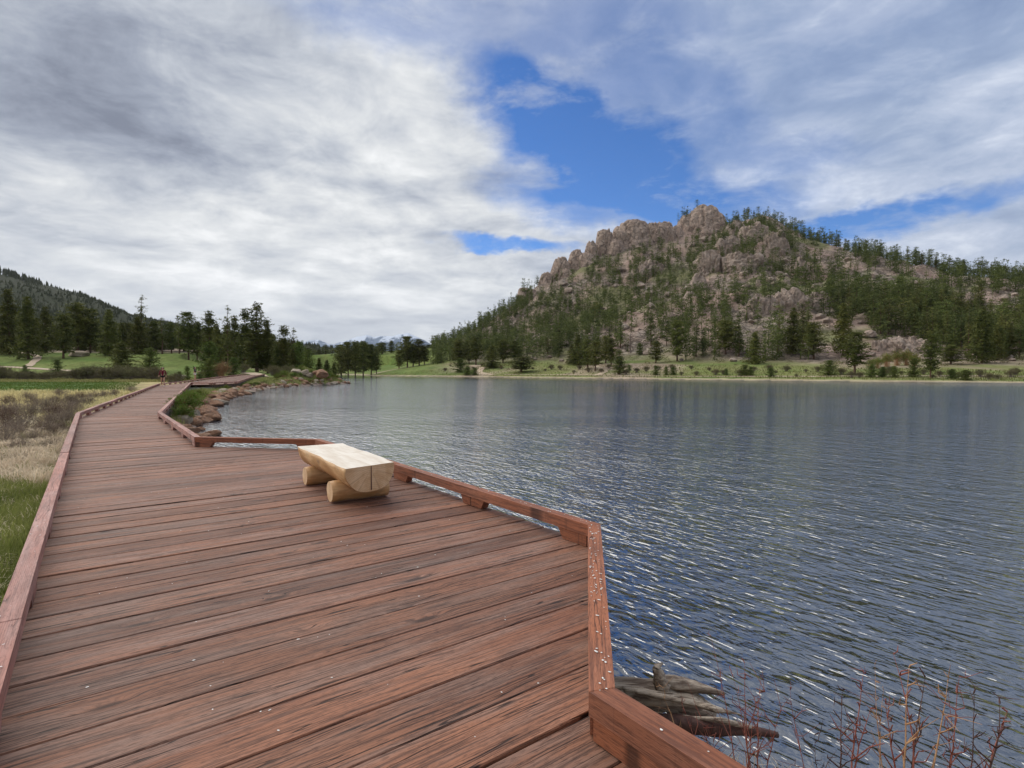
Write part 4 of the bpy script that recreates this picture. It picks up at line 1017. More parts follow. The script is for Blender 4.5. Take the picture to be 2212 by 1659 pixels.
def mass(items, kits, mname, lab, name):
    VV, FF, off = [], [], 0
    for k, (x, y, h, g0) in enumerate(items):
        v, f = kits[k % len(kits)]; s = h / 10; a = rngt.uniform(0, 6.28); c_, s_ = math.cos(a), math.sin(a); wv_ = rngt.uniform(.85, 1.2)
        q = v * (s * wv_, s * wv_, s)
        VV.append(np.stack([q[:, 0] * c_ - q[:, 1] * s_ + x, q[:, 0] * s_ + q[:, 1] * c_ + y, q[:, 2] + g0], 1)); FF.append(f + off); off += len(v)
    return tag(link(name, mesh(name, np.concatenate(VV), np.concatenate(FF), M[mname])), lab, 'pine wood', None, 'stuff')
mass([(x, z, h, float(g0)) for (x, z, h, *_), g0 in zip(cand[NIND:], hts[NIND:])], low, 'needle_far', 'small pines scattered in hundreds over the rocky hillside', 'hillside_pines')
# shrubs between the trees of the hill
def blobshrub(seed, n_, sz):
    rng = np.random.default_rng(seed); d_ = rng.normal(size=(n_, 3)); d_ /= np.linalg.norm(d_, axis=1)[:, None]; d_[:, 2] = np.abs(d_[:, 2])
    c_ = d_ * (rng.random((n_, 1)) ** .33) * (1 + .3 * fbm(d_ * 2 + seed, 2, seed)[:, None]) * [1, 1, .8]
    a = rng.normal(size=(n_, 3)); a /= np.linalg.norm(a, axis=1)[:, None]; b = np.cross(a, rng.normal(size=(n_, 3))); b /= np.linalg.norm(b, axis=1)[:, None]
    l = sz * rng.uniform(.5, 1, (n_, 1)); T = np.stack([c_ - a * l, c_ + b * l * .6, c_ + a * l], 1).reshape(-1, 3)
    return T * 10, np.arange(len(T)).reshape(-1, 3)
sh_low = [blobshrub(k, 40, .22) for k in range(4)]
its = []
for _ in range(700):
    px = rngt.uniform(960, 2300); zf, zr = rid[int(px // 10 * 10)]; z = rngt.uniform(zf - 20, zr - 20); x = px_x(px, z)
    if lake_sd(np.array([x]), np.array([z]))[0] < 2: continue
    its.append((x, z, rngt.uniform(.5, 1.5), th(x, z)))
tag(mass(its, sh_low, 'willow', 'low grey green scrub scattered over the hillside', 'hillside_scrub'), None, 'scrub')
# forest on the far left mountain
def spruce_low(seed):
    rng = np.random.default_rng(seed); V, F = [], []
    for z0, z1, r_ in ((0, 5.5, 2.3), (2.6, 8, 1.8), (5.5, 10.3, 1.2)):
        o_ = len(V)
        for j in range(7): a = j / 7 * 6.283; q = r_ * rng.uniform(.65, 1.25); V.append((q * math.cos(a), q * math.sin(a), z0 + rng.uniform(-.5, .6)))
        V.append((rng.normal(0, .15), rng.normal(0, .15), z1))
        for j in range(7): F.append((o_ + j, o_ + (j + 1) % 7, o_ + 7))
    return np.array(V, float), np.array(F)
spr = [spruce_low(k) for k in range(5)]
its = []
N_ = 9000; pxs = rngt.uniform(-60, 720, N_); zs = rngt.uniform(430, 960, N_); xs = px_x(pxs, zs); hs_ = terrain_h(xs, zs)
den = fbm(np.stack([xs * .012, zs * .012, 0 * xs], 1), 3, 77)
for x, z, g0, d_ in zip(xs, zs, hs_, den):
    if rngt.random() < .85 + d_: its.append((x, z, rngt.uniform(6, 11), float(g0) - 6))
tag(mass(its, spr, 'needle_mtn', 'dark forest covering the mountain slope behind the left meadow', 'mountain_forest'), None, 'forest')

# ------------------------------------------------------------------ boardwalk
U = np.array([-.5962, .8028]); Vv = np.array([.8028, .5962])
def st(s, t): return U * t + Vv * s
walk = empty('boardwalk', (0, 0, 0))
tag(walk, 'reddish brown wooden boardwalk with low curb rails beside the lake', 'boardwalk')
DRISE = lambda y: 0.0 if y < 52 else (y - 52) * .011
# inner rail lines (world xy)
L0, L1 = st(-.30, -6.0), st(-.30, 20.25)
R0, Ra, Rb, Rc, Rd, R1 = st(1.49, -1.6), st(1.49, 1.52), st(3.11, 3.19), st(3.11, 9.98), st(1.47, 11.66), st(1.49, 19.2)
L2 = np.array([-31.4, 50.2]); R2 = np.array([-30.6, 53.6])
L3, L4, L5 = np.array([-33.4, 57.]), np.array([-40., 77.]), np.array([-47., 100.])
A1, A2, A3, A4 = np.array([-28.3, 53.4]), np.array([-27.9, 57.2]), np.array([-35.8, 77.5]), np.array([-44.3, 101.])
Rneg = st(3.3, -0.2)      # edge that turns back under the picture
LEFT = [L0, L1, L2, L3, L4, L5]
RIGHT = [st(6.5, -1.6), st(3.0, 0.02), Ra, Rb, Rc, Rd, R1, R2, A1, A2, A3, A4]
# near corner: the rail turns outward at the bottom of the picture
Ra = st(1.49, 1.52)
RIGHT = [np.array([1.55, 1.05]), Ra, Rb, Rc, Rd, R1, R2, A1, A2, A3, A4]
RIGHT[0] = Ra - U * 3.0
def offset(line, d_):
    """offset a polyline sideways (positive = to the right when walking along it)"""
    out = []
    for i, p in enumerate(line):
        ns = []
        for a, b in ((i - 1, i), (i, i + 1)):
            if 0 <= a and b < len(line):
                t = line[b] - line[a]; t = t / np.hypot(*t); ns.append(np.array([t[1], -t[0]]))
        m_ = sum(ns); m_ = m_ / np.hypot(*m_); out.append(p + m_ * d_ / max(m_ @ ns[0], .3))
    return out
def prism(bottom, top, bev=.004):
    """solid between two quads (lists of 4 xyz), slightly bevelled top edge"""
    b, t = np.array(bottom, float), np.array(top, float); c_ = t.mean(0)
    t1 = t.copy(); t1[:, 2] -= bev
    d_ = c_ - t; d_[:, 2] = 0; l = np.linalg.norm(d_, axis=1)[:, None]; t2 = t + d_ / l * bev * 1.4
    V = np.concatenate([b, t1, t2]); F = [(3, 2, 1, 0), (8, 9, 10, 11)]
    for k in range(4):
        n_ = (k + 1) % 4; F += [(k, n_, 4 + n_, 4 + k), (4 + k, 4 + n_, 8 + n_, 8 + k)]
    return V, F
def local_part(name, V, F, m_, origin, ang, parent, smooth=False, label=None):
    """mesh in its own axes (x along the timber) so the grain follows it"""
    V = np.asarray(V, float) - np.array([*origin, 0]) if len(origin) == 2 else np.asarray(V, float) - origin
    c_, s_ = math.cos(-ang), math.sin(-ang); q = V.copy()
    q[:, 0] = V[:, 0] * c_ - V[:, 1] * s_; q[:, 1] = V[:, 0] * s_ + V[:, 1] * c_
    o = link(name, mesh(name, q, F, m_, smooth), parent, (*origin, 0) if len(origin) == 2 else origin, ang)
    if label: o['label'] = label
    return o
rr = random.Random(3)
def beam_run(line, side, zoff, matname, joints=None, blocks=1.75, skip=None, wid=.10):
    """curb rail: beams on blocks, outside of the inner line"""
    inn = offset(line, 0.0); out = offset(line, side * wid)
    bi, bo = offset(line, side * .004), offset(line, side * (wid - .006))
    for i in range(len(line) - 1):
        a, b = inn[i], inn[i + 1]; ao, bo_ = out[i], out[i + 1]
        Ln = np.hypot(*(b - a)); n_ = max(1, round(Ln / 3.3)); d_ = (b - a) / Ln; ang = math.atan2(d_[1], d_[0])
        z0 = zoff((a[1]))
        cuts = [0] + [k / n_ + rr.uniform(-.03, .03) for k in range(1, n_)] + [1]
        for k in range(n_):
            f0, f1 = cuts[k], cuts[k + 1]; g = .003 / Ln
            f0g, f1g = (f0 + g if k else f0), (f1 - g if k < n_ - 1 else f1)
            qi0, qi1 = a + (b - a) * f0g, a + (b - a) * f1g; qo0, qo1 = ao + (bo_ - ao) * f0g, ao + (bo_ - ao) * f1g
            if k: qo0 = qi0 + np.array([d_[1], -d_[0]]) * side * wid
            if k < n_ - 1: qo1 = qi1 + np.array([d_[1], -d_[0]]) * side * wid
            jz = rr.uniform(-.004, .006); ws = rr.uniform(-.004, .004); sh = np.array([d_[1], -d_[0]]) * ws
            z0a, z0b = zoff((a + (b - a) * f0)[1]), zoff((a + (b - a) * f1)[1])
            quad = [qi0, qi1, qo1, qo0] if side < 0 else [qi0, qo0, qo1, qi1]
            zz = [z0a, z0b, z0b, z0a] if side < 0 else [z0a, z0a, z0b, z0b]
            pb = [(*(q + sh), z + .089) for q, z in zip(quad, zz)]; pt = [(*(q + sh), z + .180 + jz) for q, z in zip(quad, zz)]
            quad_ccw = side < 0
            V, F = prism(pb, pt) if True else None
            local_part('rail_beam', V, F, M[matname], (*qi0, 0.), ang, walk)
        # blocks
        nb_ = max(1, round(Ln / blocks)); pos = [j / nb_ for j in range(nb_ + 1)]
        for j, f in enumerate(pos):
            if Ln > 30 and f * Ln > 1 and a[1] > 60 and j % 2: continue
            hl = .22 if 0 < j < nb_ else .36
            c0 = min(max(f * Ln, 0), Ln); s0, s1 = max(c0 - hl, .0), min(c0 + hl, Ln)
            if j == 0: s0, s1 = .02, .36
            if j == nb_: s0, s1 = Ln - .36, Ln - .02
            nrm = np.array([d_[1], -d_[0]]) * side; zf = zoff((a + d_ * s0)[1])
            sl0 = .055 if j else 0; sl1 = .055 if j < nb_ else 0
            w0, w1 = .006, wid - .012
            if j == 0 and i > 0: w1 = .06
            B = [a + d_ * (s0 + sl0) + nrm * w0, a + d_ * (s1 - sl1) + nrm * w0, a + d_ * (s1 - sl1) + nrm * w1, a + d_ * (s0 + sl0) + nrm * w1]
            T = [a + d_ * s0 + nrm * w0, a + d_ * s1 + nrm * w0, a + d_ * s1 + nrm * w1, a + d_ * s0 + nrm * w1]
            if side > 0: B, T = [B[0], B[3], B[2], B[1]], [T[0], T[3], T[2], T[1]]
            V, F = prism([(*q, zf + .0015) for q in B], [(*q, zf + .0885) for q in T], .001)
            local_part('rail_block', V, F, M[matname], (*(a + d_ * s0), 0.), ang, walk)
beam_run(LEFT, -1, DRISE, 'rail')
beam_run(RIGHT[:5], 1, DRISE, 'rail2')
beam_run(RIGHT[4:], 1, DRISE, 'rail')

# planks: strips across each section, clipped to the outline of the deck
Lo, Ro = offset(LEFT, -.115), offset(RIGHT, .115)
def strip(poly, e, nrm, t0, t1):
    """extents along e of the polygon at heights t0, t1 along nrm"""
    def ext(t):
        xs = []
        for i in range(len(poly)):
            a, b = poly[i], poly[(i + 1) % len(poly)]; ta, tb = a @ nrm, b @ nrm
            if (ta - t) * (tb - t) < 0:
                f = (t - ta) / (tb - ta); xs.append((a + (b - a) * f) @ e)
        return (min(xs), max(xs)) if len(xs) >= 2 else None
    return ext(t0), ext(t1)
plank_n = [0]; extra = []
def plank(a0, a1, b0, b1, t0, t1, e, nrm, zoff, single=True):
    """a = left end, b = right end at both edges of the strip"""
    L_ = max(b0, b1) - min(a0, a1)
    K = 5 if single else 2; prof = [(0, -.045), (0, -.007), (.004, -.0008), (.5, .0008), (-.004, -.0008), (0, -.007), (0, -.045)]
    w_ = t1 - t0; V, F = [], []; zj = rr.uniform(-.0035, .0035); tw = rr.uniform(-.003, .003); zj2 = rr.uniform(-.003, .003)
    wl = [rr.uniform(0, .0035) for _ in range(K)]; wr = [rr.uniform(0, .0035) for _ in range(K)]
    for k in range(K):
        f = k / (K - 1); ea, eb = a0 + (b0 - a0) * f, a1 + (b1 - a1) * f
        rows = [(t0 + wl[k], -.045), (t0 + wl[k], -.006), (t0 + wl[k] + .004, 0.), (t1 - wr[k] - .004, 0.), (t1 - wr[k], -.006), (t1 - wr[k], -.045)]
        for tt, hh_ in rows:
            g = (tt - t0) / w_; s_ = ea + (eb - ea) * g; p = e * s_ + nrm * tt
            V.append((p[0], p[1], zoff(p[1]) + hh_ + zj + (zj2 * (f - .5)) + tw * (g - .5) * 2 - .004))
    n_ = 6
    for k in range(K - 1):
        for j in range(n_ - 1): F.append((k * n_ + j, k * n_ + j + 1, (k + 1) * n_ + j + 1, (k + 1) * n_ + j))
        F.append((k * n_ + 5, k * n_, (k + 1) * n_, (k + 1) * n_ + 5))
    F.append(tuple(range(n_ - 1, -1, -1))); F.append(tuple((K - 1) * n_ + j for j in range(n_)))
    if single:
        org = (*(e * min(a0, a1) + nrm * t0), 0.)
        local_part('plank', V, [f[::-1] for f in F], M['plank'], org, math.atan2(e[1], e[0]), walk); plank_n[0] += 1
    else: extra.append((V, [f[::-1] for f in F]))
def fill(poly, e, wd, zoff, tmin=None, tmax=None, gap=.007, limit=300):
    nrm = np.array([-e[1], e[0]]); ts = [p @ nrm for p in poly]; t = max(min(ts), -1e9 if tmin is None else tmin) + .002; tm = min(max(ts), 1e9 if tmax is None else tmax)
    while t < tm - .03:
        w_ = wd * rr.choice([1, 1, 1, .98, 1.02]); t1 = min(t + w_, tm - .001)
        x0, x1 = strip(poly, e, nrm, t + .001, t1 - .001)
        if x0 is None: x0 = x1
        if x1 is None: x1 = x0
        if x0: plank(x0[0], x1[0], x0[1], x1[1], t + .001, t1 - .001, e, nrm, zoff, plank_n[0] < limit)
        t = t1 + gap
# section one with its bump-out (strips run across, along Vv)
sec1 = [Lo[0], Lo[1], Ro[5], Ro[4], Ro[3], Ro[2], Ro[1], Ro[0], Ro[0] - U * 4]
flat = lambda y: 0.0
S1 = Ro[5]
fill(sec1, Vv, .27, flat, tmin=-2.2, tmax=float(S1 @ U), gap=.006)
# thin wedge where the walk bends, then section two
e2 = (R2 - R1); e2 = e2 / np.hypot(*e2); n2_ = e2; ee2 = np.array([e2[1], -e2[0]])
tj = float(S1 @ U) + .008
wedge = [Ro[5] + U * .008, Ro[5] + U * .14, Lo[1] + U * .10, Lo[1] + U * (tj - float(Lo[1] @ U))]
t_s = float(S1 @ U) + .009
def quadplank(p0, p1, p2, p3):
    V, F = prism([(*p, -.05) for p in (p0, p1, p2, p3)], [(*p, 0.) for p in (p0, p1, p2, p3)], .004)
    e = p1 - p0; local_part('plank', V, F, M['plank'], (*p0, 0.), math.atan2(e[1], e[0]), walk); plank_n[0] += 1
cl, cr = Lo[1], Ro[5]
el_ = cl - U * (cl @ U - t_s)
quadplank(el_, cr + U * .009, cr + U * .16, el_ + U * .62)
quadplank(el_ + U * .628, cr + U * .168, cr + U * .32, cl + U * .34)
sec2 = [cl + U * .35, cr + U * .33, Ro[6], Lo[2]]
ts2 = max(sec2[0] @ n2_, sec2[1] @ n2_)
fill(sec2, ee2, .27, flat, gap=.006, limit=285)
e3 = L4 - L3; e3 = e3 / np.hypot(*e3); ee3 = np.array([e3[1], -e3[0]])
sec3 = [Lo[2] + e3 * .02, Lo[3], Lo[4], Lo[5], Ro[10], Ro[9], Ro[8], Ro[7], Ro[6] + e3 * .02]
fill(sec3, ee3, .225, DRISE, gap=.006, limit=285)
if extra:
    V, F = merge(extra); o = link('plank', mesh('plank', V, F, M['plank']), walk); o['kind'] = 'stuff'
# joists, edge beams, footings
def timber(p, q, w_, z0, z1, name='edge_beam', m_='beam'):
    d_ = (q - p) / np.hypot(*(q - p)); nn = np.array([-d_[1], d_[0]]) * w_ / 2
    quad = [p - nn, q - nn, q + nn, p + nn]; za, zb = DRISE(p[1]), DRISE(q[1]); zs_ = [za, zb, zb, za]
    V, F = prism([(*c_, z0 + z) for c_, z in zip(quad, zs_)], [(*c_, z1 + z) for c_, z in zip(quad, zs_)], .002)
    local_part(name, V, F, M[m_], (*p, 0.), math.atan2(d_[1], d_[0]), walk)
for line in (offset(LEFT, -.06), offset(RIGHT, .06)):
    for a, b in zip(line[:-1], line[1:]):
        d_ = (b - a) / np.hypot(*(b - a)); timber(a + d_ * .05, b - d_ * .05, .05, -.26, -.056)
def footing(p, q, zt=-.27, panel=True):
    """bent: two posts with a cross cap between them"""
    d_ = (q - p) / np.hypot(*(q - p))
    timber(p - d_ * .05, q + d_ * .05, .14, zt - .18, zt, 'cross_beam', 'concrete')
    for c_ in (p + d_ * .08, q - d_ * .08):
        g0 = min(th(*c_) - .2, WATER - .1); n_ = np.array([-d_[1], d_[0]])
        quad = [c_ - d_ * .07 - n_ * .07, c_ + d_ * .07 - n_ * .07, c_ + d_ * .07 + n_ * .07, c_ - d_ * .07 + n_ * .07]
        V, F = prism([(*k, g0) for k in quad], [(*k, zt - .182 + DRISE(c_[1])) for k in quad], .002)
        local_part('post', V, F, M['concrete'], (*c_, 0.), 0., walk)
for t in (-1, 2.4, 5.2, 8.2, 11.0, 14, 17): footing(st(-.2, t), st(2.9 if 3 < t < 10 else 1.4, t))
for k in range(1, 13):
    f = k / 13; footing(L1 + (L2 - L1) * f, R1 + (R2 - R1) * f)
for f in (.05, .35, .65, .95): footing(L2 + (L3 - L2) * f, A1 + (A2 - A1) * f)
for k in range(1, 7):
    f = k / 7; footing(L3 + (L5 - L3) * f, A2 + (A4 - A2) * f)
# bird droppings on rails and flakes on the boards
def flakes(pts, name, lab, size):
    V, F = [], []
    for (x, y, z) in pts:
        a0 = rr.uniform(0, 6); r_ = size * rr.uniform(.4, 1.3); el_ = rr.uniform(1, 2.2); o_ = len(V)
        for k in range(7):
            a = k / 7 * 6.283; q = np.array([math.cos(a) * r_ * el_, math.sin(a) * r_]) * rr.uniform(.8, 1.1)
            V.append((x + q[0] * math.cos(a0) - q[1] * math.sin(a0), y + q[0] * math.sin(a0) + q[1] * math.cos(a0), z))
        V.append((x, y, z + .0012))
        for k in range(7): F.append((o_ + k, o_ + (k + 1) % 7, o_ + 7))
    o = link(name, mesh(name, V, F, M['dropping']), walk); o['kind'] = 'stuff'
pts = []
for i, n_ in ((1, 95), (2, 70), (0, 14)):
    a, b = RIGHT[i], RIGHT[i + 1]; d_ = (b - a); L_ = np.hypot(*d_); nn = np.array([d_[1], -d_[0]]) / L_
    for _ in range(n_):
        f = rr.random() ** (.8 if i != 2 else 1.8)
        f = 1 - f if i == 2 and rr.random() < .0 else f
        q = a + d_ * f + nn * rr.uniform(.015, .085); pts.append((*q, .1865))
for _ in range(26):
    q = st(-.3, rr.uniform(1, 6)) - Vv * rr.uniform(.02, .09); pts.append((*q, .1865))
flakes(pts, 'bird_dropping', '', .0042)
pts = []
for _ in range(120):
    q = st(rr.uniform(-.2, 3.0), rr.uniform(1.6, 9.5)); pts.append((*q, .0045))
flakes(pts, 'white_flake', '', .0038)

# ------------------------------------------------------------------ log bench
near = np.array([-1.446, 5.775]); far = np.array([-2.513, 7.373])
bd = (far - near) / np.hypot(*(far - near)); bang = math.atan2(bd[1], bd[0]); BL = float(np.hypot(*(far - near)))
bench = empty('log_bench', (*near, 0), bang)
tag(bench, 'pale peeled log bench with split flat seat on two round log feet', 'bench')
def log_seat():
    K, J = 30, 22; V, F, mi = [], [], []
    HW, TH = .295, .258
    skew0 = .14                                   # near end is cut at a slant
    for k in range(K + 1):
        f = k / K
        for j in range(J + 1):
            a = math.pi * j / J; c_ = math.cos(a); s_ = math.sin(a)
            y = HW * (abs(c_) ** .78) * (1 if c_ > 0 else -1) if s_ > .02 else HW * (1 if c_ > 0 else -1)
            z = .42 - TH * (s_ ** .92 if s_ > 0 else 0)
            wob = 1 + .035 * math.sin(f * 9 + j * .5) + .02 * math.sin(f * 23 + j) - .03 * (1 - f)
            taper = 1 - .06 * abs(f - .3)
            y *= wob * taper; z = .42 - (.42 - z) * (1 + .05 * math.sin(f * 7 + 1))
            x = f * BL + (1 - f) * skew0 * (-y / HW) * .5 * (1 - f)
            V.append((x, y, z))
    n_ = J + 1
    for k in range(K):
        for j in range(J): F.append((k * n_ + j, k * n_ + j + 1, (k + 1) * n_ + j + 1, (k + 1) * n_ + j)); mi.append(0)
    # top: strip of quads, end caps as fans
    for k in range(K): F.append((k * n_ + J, k * n_, (k + 1) * n_, (k + 1) * n_ + J)); mi.append(1)
    F.append(tuple(range(n_ - 1, -1, -1))); mi.append(2); F.append(tuple(K * n_ + j for j in range(n_))); mi.append(2)
    return V, F, mi
V, F, mi = log_seat()
me = mesh('seat', V, F, [M['log_side'], M['log_top'], M['log_end']], False, mi)
for p in me.polygons: p.use_smooth = (p.material_index == 0)
seat = link('seat', me, bench)
# drying cracks in the near end
V, F = merge([prism([(-.0062 - .0, -.004, .17), (.02, -.004, .17), (.02, .004, .17), (-.0062, .004, .17)], [(-.0062, -.0012, .417), (.02, -.0012, .417), (.02, .0012, .417), (-.0062, .0012, .417)], .001)])
V = np.array(V); V[:, 0] += -.003; cr_ = link('drying_crack', mesh('drying_crack', V, F, M['stem_dark']), seat)
for dx_ in (.40, 1.45):
    V, F, mi = [], [], []; K, J = 10, 28
    for k in range(K + 1):
        y = -.31 + .62 * k / K
        for j in range(J):
            a = 2 * math.pi * j / J; r_ = .114 * (1 + .03 * math.sin(k * 1.3 + j * .4 + dx_) + .02 * math.cos(a * 2 + dx_)) * (1.03 - .05 * k / K) * (.97 if k in (0, K) else 1)
            V.append((r_ * math.cos(a), y, r_ * math.sin(a)))
    for k in range(K):
        for j in range(J): F.append((k * J + j, (k + 1) * J + j, (k + 1) * J + (j + 1) % J, k * J + (j + 1) % J)); mi.append(0)
    F.append(tuple(range(J))); F.append(tuple(K * J + j for j in range(J - 1, -1, -1))); mi += [2, 2]
    # grain must run along the foot: build along local x, then turn the part
    V = np.array(V); V = V[:, [1, 0, 2]] * (1, -1, 1)
    me = mesh('leg', V, F, [M['log_side'], M['log_top'], M['log_end']], False, mi)
    for p in me.polygons: p.use_smooth = (p.material_index == 0)
    link('leg', me, bench, (dx_, 0, .1145), math.pi / 2)

# ------------------------------------------------------------------ people
def skinned(name, pts, edges, rad, m_, parent, root=0, sub=2):
    me = bpy.data.meshes.new(name); me.from_pydata(pts, edges, []); me.materials.append(m_); me.update()
    o = link(name, me, parent)
    sk = o.modifiers.new('Skin', 'SKIN'); sk.use_smooth_shade = True
    if not me.skin_vertices: 
        bpy.context.view_layer.objects.active = o
    lay = me.skin_vertices[0] if me.skin_vertices else None
    if lay is None: return o
    for i, r_ in enumerate(rad):
        lay.data[i].radius = (r_, r_) if not isinstance(r_, tuple) else r_
        lay.data[i].use_root = (i == root)
    ss = o.modifiers.new('Subsurf', 'SUBSURF'); ss.levels = sub; ss.render_levels = sub
    return o
def person(x, y, zb, face, top_m, short_m, label, pose):
    """walking figure 1.66 m tall; +y of the local frame is where it faces"""
    p = empty('person', (x, y, zb), face); tag(p, label, 'person', 'people on the boardwalk')
    sw = pose['stride']
    hip = .86; sh = 1.36
    J = dict(pel=(0, 0, hip + .04), waist=(0, 0, 1.04), chest=(0, .005, 1.24), neck=(0, .0, 1.42), head=(0, .012, 1.50), crown=(0, .015, 1.60),
             hL=(-.085, 0, hip), kL=(-.09, sw * .55 + .05, .48), aL=(-.09, sw, .085 + max(-sw, 0) * .35), tL=(-.09, sw + .13, .03 + max(-sw, 0) * .05),
             hR=(.085, 0, hip), kR=(.09, -sw * .35 + .06, .48), aR=(.09, -sw, .085 + max(sw, 0) * .35), tR=(.09, -sw + .13, .03 + max(sw, 0) * .1),
             sL=(-.155, 0, sh), eL=pose['eL'], wL=pose['wL'], sR=(.155, 0, sh), eR=pose['eR'], wR=pose['wR'])
    nm = list(J); pts = [J[k] for k in nm]; ix = {k: i for i, k in enumerate(nm)}
    R_ = dict(pel=.115, waist=.10, chest=.12, neck=.048, head=.082, crown=.070, hL=.088, kL=.052, aL=.036, tL=.030, hR=.088, kR=.052, aR=.036, tR=.030, sL=.052, eL=.036, wL=.026, sR=.052, eR=.036, wR=.026)
    E = [('pel', 'waist'), ('waist', 'chest'), ('chest', 'neck'), ('neck', 'head'), ('head', 'crown'), ('pel', 'hL'), ('hL', 'kL'), ('kL', 'aL'), ('aL', 'tL'),
         ('pel', 'hR'), ('hR', 'kR'), ('kR', 'aR'), ('aR', 'tR'), ('chest', 'sL'), ('sL', 'eL'), ('eL', 'wL'), ('chest', 'sR'), ('sR', 'eR'), ('eR', 'wR')]
    # hands: palm plus five finger chains
    for s_, wk in ((-1, 'wL'), (1, 'wR')):
        e_ = np.array(J['eL' if s_ < 0 else 'eR']); w0 = np.array(J[wk]); d_ = (w0 - e_) / np.linalg.norm(w0 - e_)
        sd__ = np.cross(d_, [1., 0, 0]); sd__ /= max(np.linalg.norm(sd__), 1e-6)
        palm = w0 + d_ * .06; ix['p' + wk] = len(pts); pts.append(tuple(palm)); nm.append('p' + wk); R_['p' + wk] = .028; E.append((wk, 'p' + wk))
        for fi, (off, ln) in enumerate(((-.03, .065), (-.011, .078), (.009, .074), (.027, .058), (.045, .045))):
            base_ = palm + sd__ * off * .8; tip = base_ + d_ * ln * (.55 if fi == 4 else 1) + sd__ * (off * .3 if fi < 4 else .025)
            k_ = 'f%s%d' % (wk, fi); ix[k_] = len(pts); pts.append(tuple(tip)); nm.append(k_); R_[k_] = .0085; E.append(('p' + wk, k_))
    skinned('body', pts, [(ix[a], ix[b]) for a, b in E], [R_[k] for k in nm], M['skin'], p, 0)
    # clothes
    ks = ['pel', 'waist', 'chest', 'sL', 'eL', 'wL', 'sR', 'eR', 'wR']; ii_ = {k: i for i, k in enumerate(ks)}
    P_ = {k: np.array(J[k]) for k in ks}; P_['pel'] = np.array((0, 0, hip + pose.get('hem', .03))); 
    P_['wL'] = P_['eL'] + (P_['wL'] - P_['eL']) * .88; P_['wR'] = P_['eR'] + (P_['wR'] - P_['eR']) * .88
    skinned('top', [tuple(P_[k]) for k in ks], [(0, 1), (1, 2), (2, 3), (3, 4), (4, 5), (2, 6), (6, 7), (7, 8)], [.122, .108, .118, .062, .048, .040, .062, .048, .040], M[top_m], p, 0)
    ks = ['pel', 'hL', 'kL', 'hR', 'kR']; P_ = {k: np.array(J[k]) for k in ks}
    for s_ in 'LR': P_['k' + s_] = P_['h' + s_] + (P_['k' + s_] - P_['h' + s_]) * pose.get('short', .45)
    skinned('shorts', [tuple(P_[k]) for k in ks], [(0, 1), (1, 2), (0, 3), (3, 4)], [.118, .098, .092, .098, .092], M[short_m], p, 0)
    # hair, face, shoes
    hp = [(0, -.02, 1.63), (0, -.045, 1.56), (0, -.075, 1.47), (0, -.09, 1.36), (-.075, -.01, 1.55), (-.085, .0, 1.44), (.075, -.01, 1.55), (.085, .0, 1.44)]
    skinned('hair', hp, [(0, 1), (1, 2), (2, 3), (1, 4), (4, 5), (1, 6), (6, 7)], [.078, .088, .065, .05, .05, .042, .05, .042], M['hair'], p, 0, 1)
    def lump(name, c_, s3, m_):
        V, F = ICO[2]; return link(name, mesh(name, V * s3 + np.array(c_), F, m_, True), p)
    for s_ in (-1, 1):
        lump('eye', (s_ * .030, .092, 1.525), (.012, .006, .006), M['hair']); lump('ear', (s_ * .083, .01, 1.515), (.010, .018, .028), M['skin'])
        a_ = np.array(J['aL' if s_ < 0 else 'aR']); t_ = np.array(J['tL' if s_ < 0 else 'tR']); c_ = (a_ + t_) / 2; c_[2] = max(min(a_[2], t_[2]) + .005, .035)
        lump('shoe', c_, (.048, .125, .038), M['white'])
    lump('nose', (0, .102, 1.50), (.013, .018, .022), M['skin']); lump('mouth', (0, .093, 1.468), (.024, .006, .006), M['lips'])
    return p
f1 = np.array([px_x(349, 47.5), 47.5])
person(f1[0] + .1, f1[1], 0.0, math.radians(180 + 29), 'maroon', 'black', 'person with long dark hair in maroon top and black shorts walking towards the camera',
       dict(stride=.16, eL=(-.21, -.04, 1.12), wL=(-.24, .08, .89), eR=(.21, .03, 1.12), wR=(.27, .10, .90), hem=-.02, short=.30))
person(px_x(421, 62), 62., DRISE(62), math.radians(-78), 'navy', 'white', 'person in dark navy top and white shorts turned sideways holding out one hand',
       dict(stride=-.10, eL=(-.20, .06, 1.12), wL=(-.17, .32, 1.10), eR=(.20, .02, 1.12), wR=(.17, .27, 1.12), hem=.05, short=.45))

PLM = [(648, 806, 'left pale block'), (703, 810, 'largest orange boulder'), (620, 812, 'round pale stone'), (740, 825, 'peninsula tip'), (590, 830, 'boardwalk end'), (670, 800, 'mound top'), (560, 838, 'peninsula neck'), (660, 828, 'stony rim')]
def prel(x, y): px_ = CXP + FPX * x / y; return rel(px_, YH - (th(x, y) - CAMH) / y * FPX, PLM)
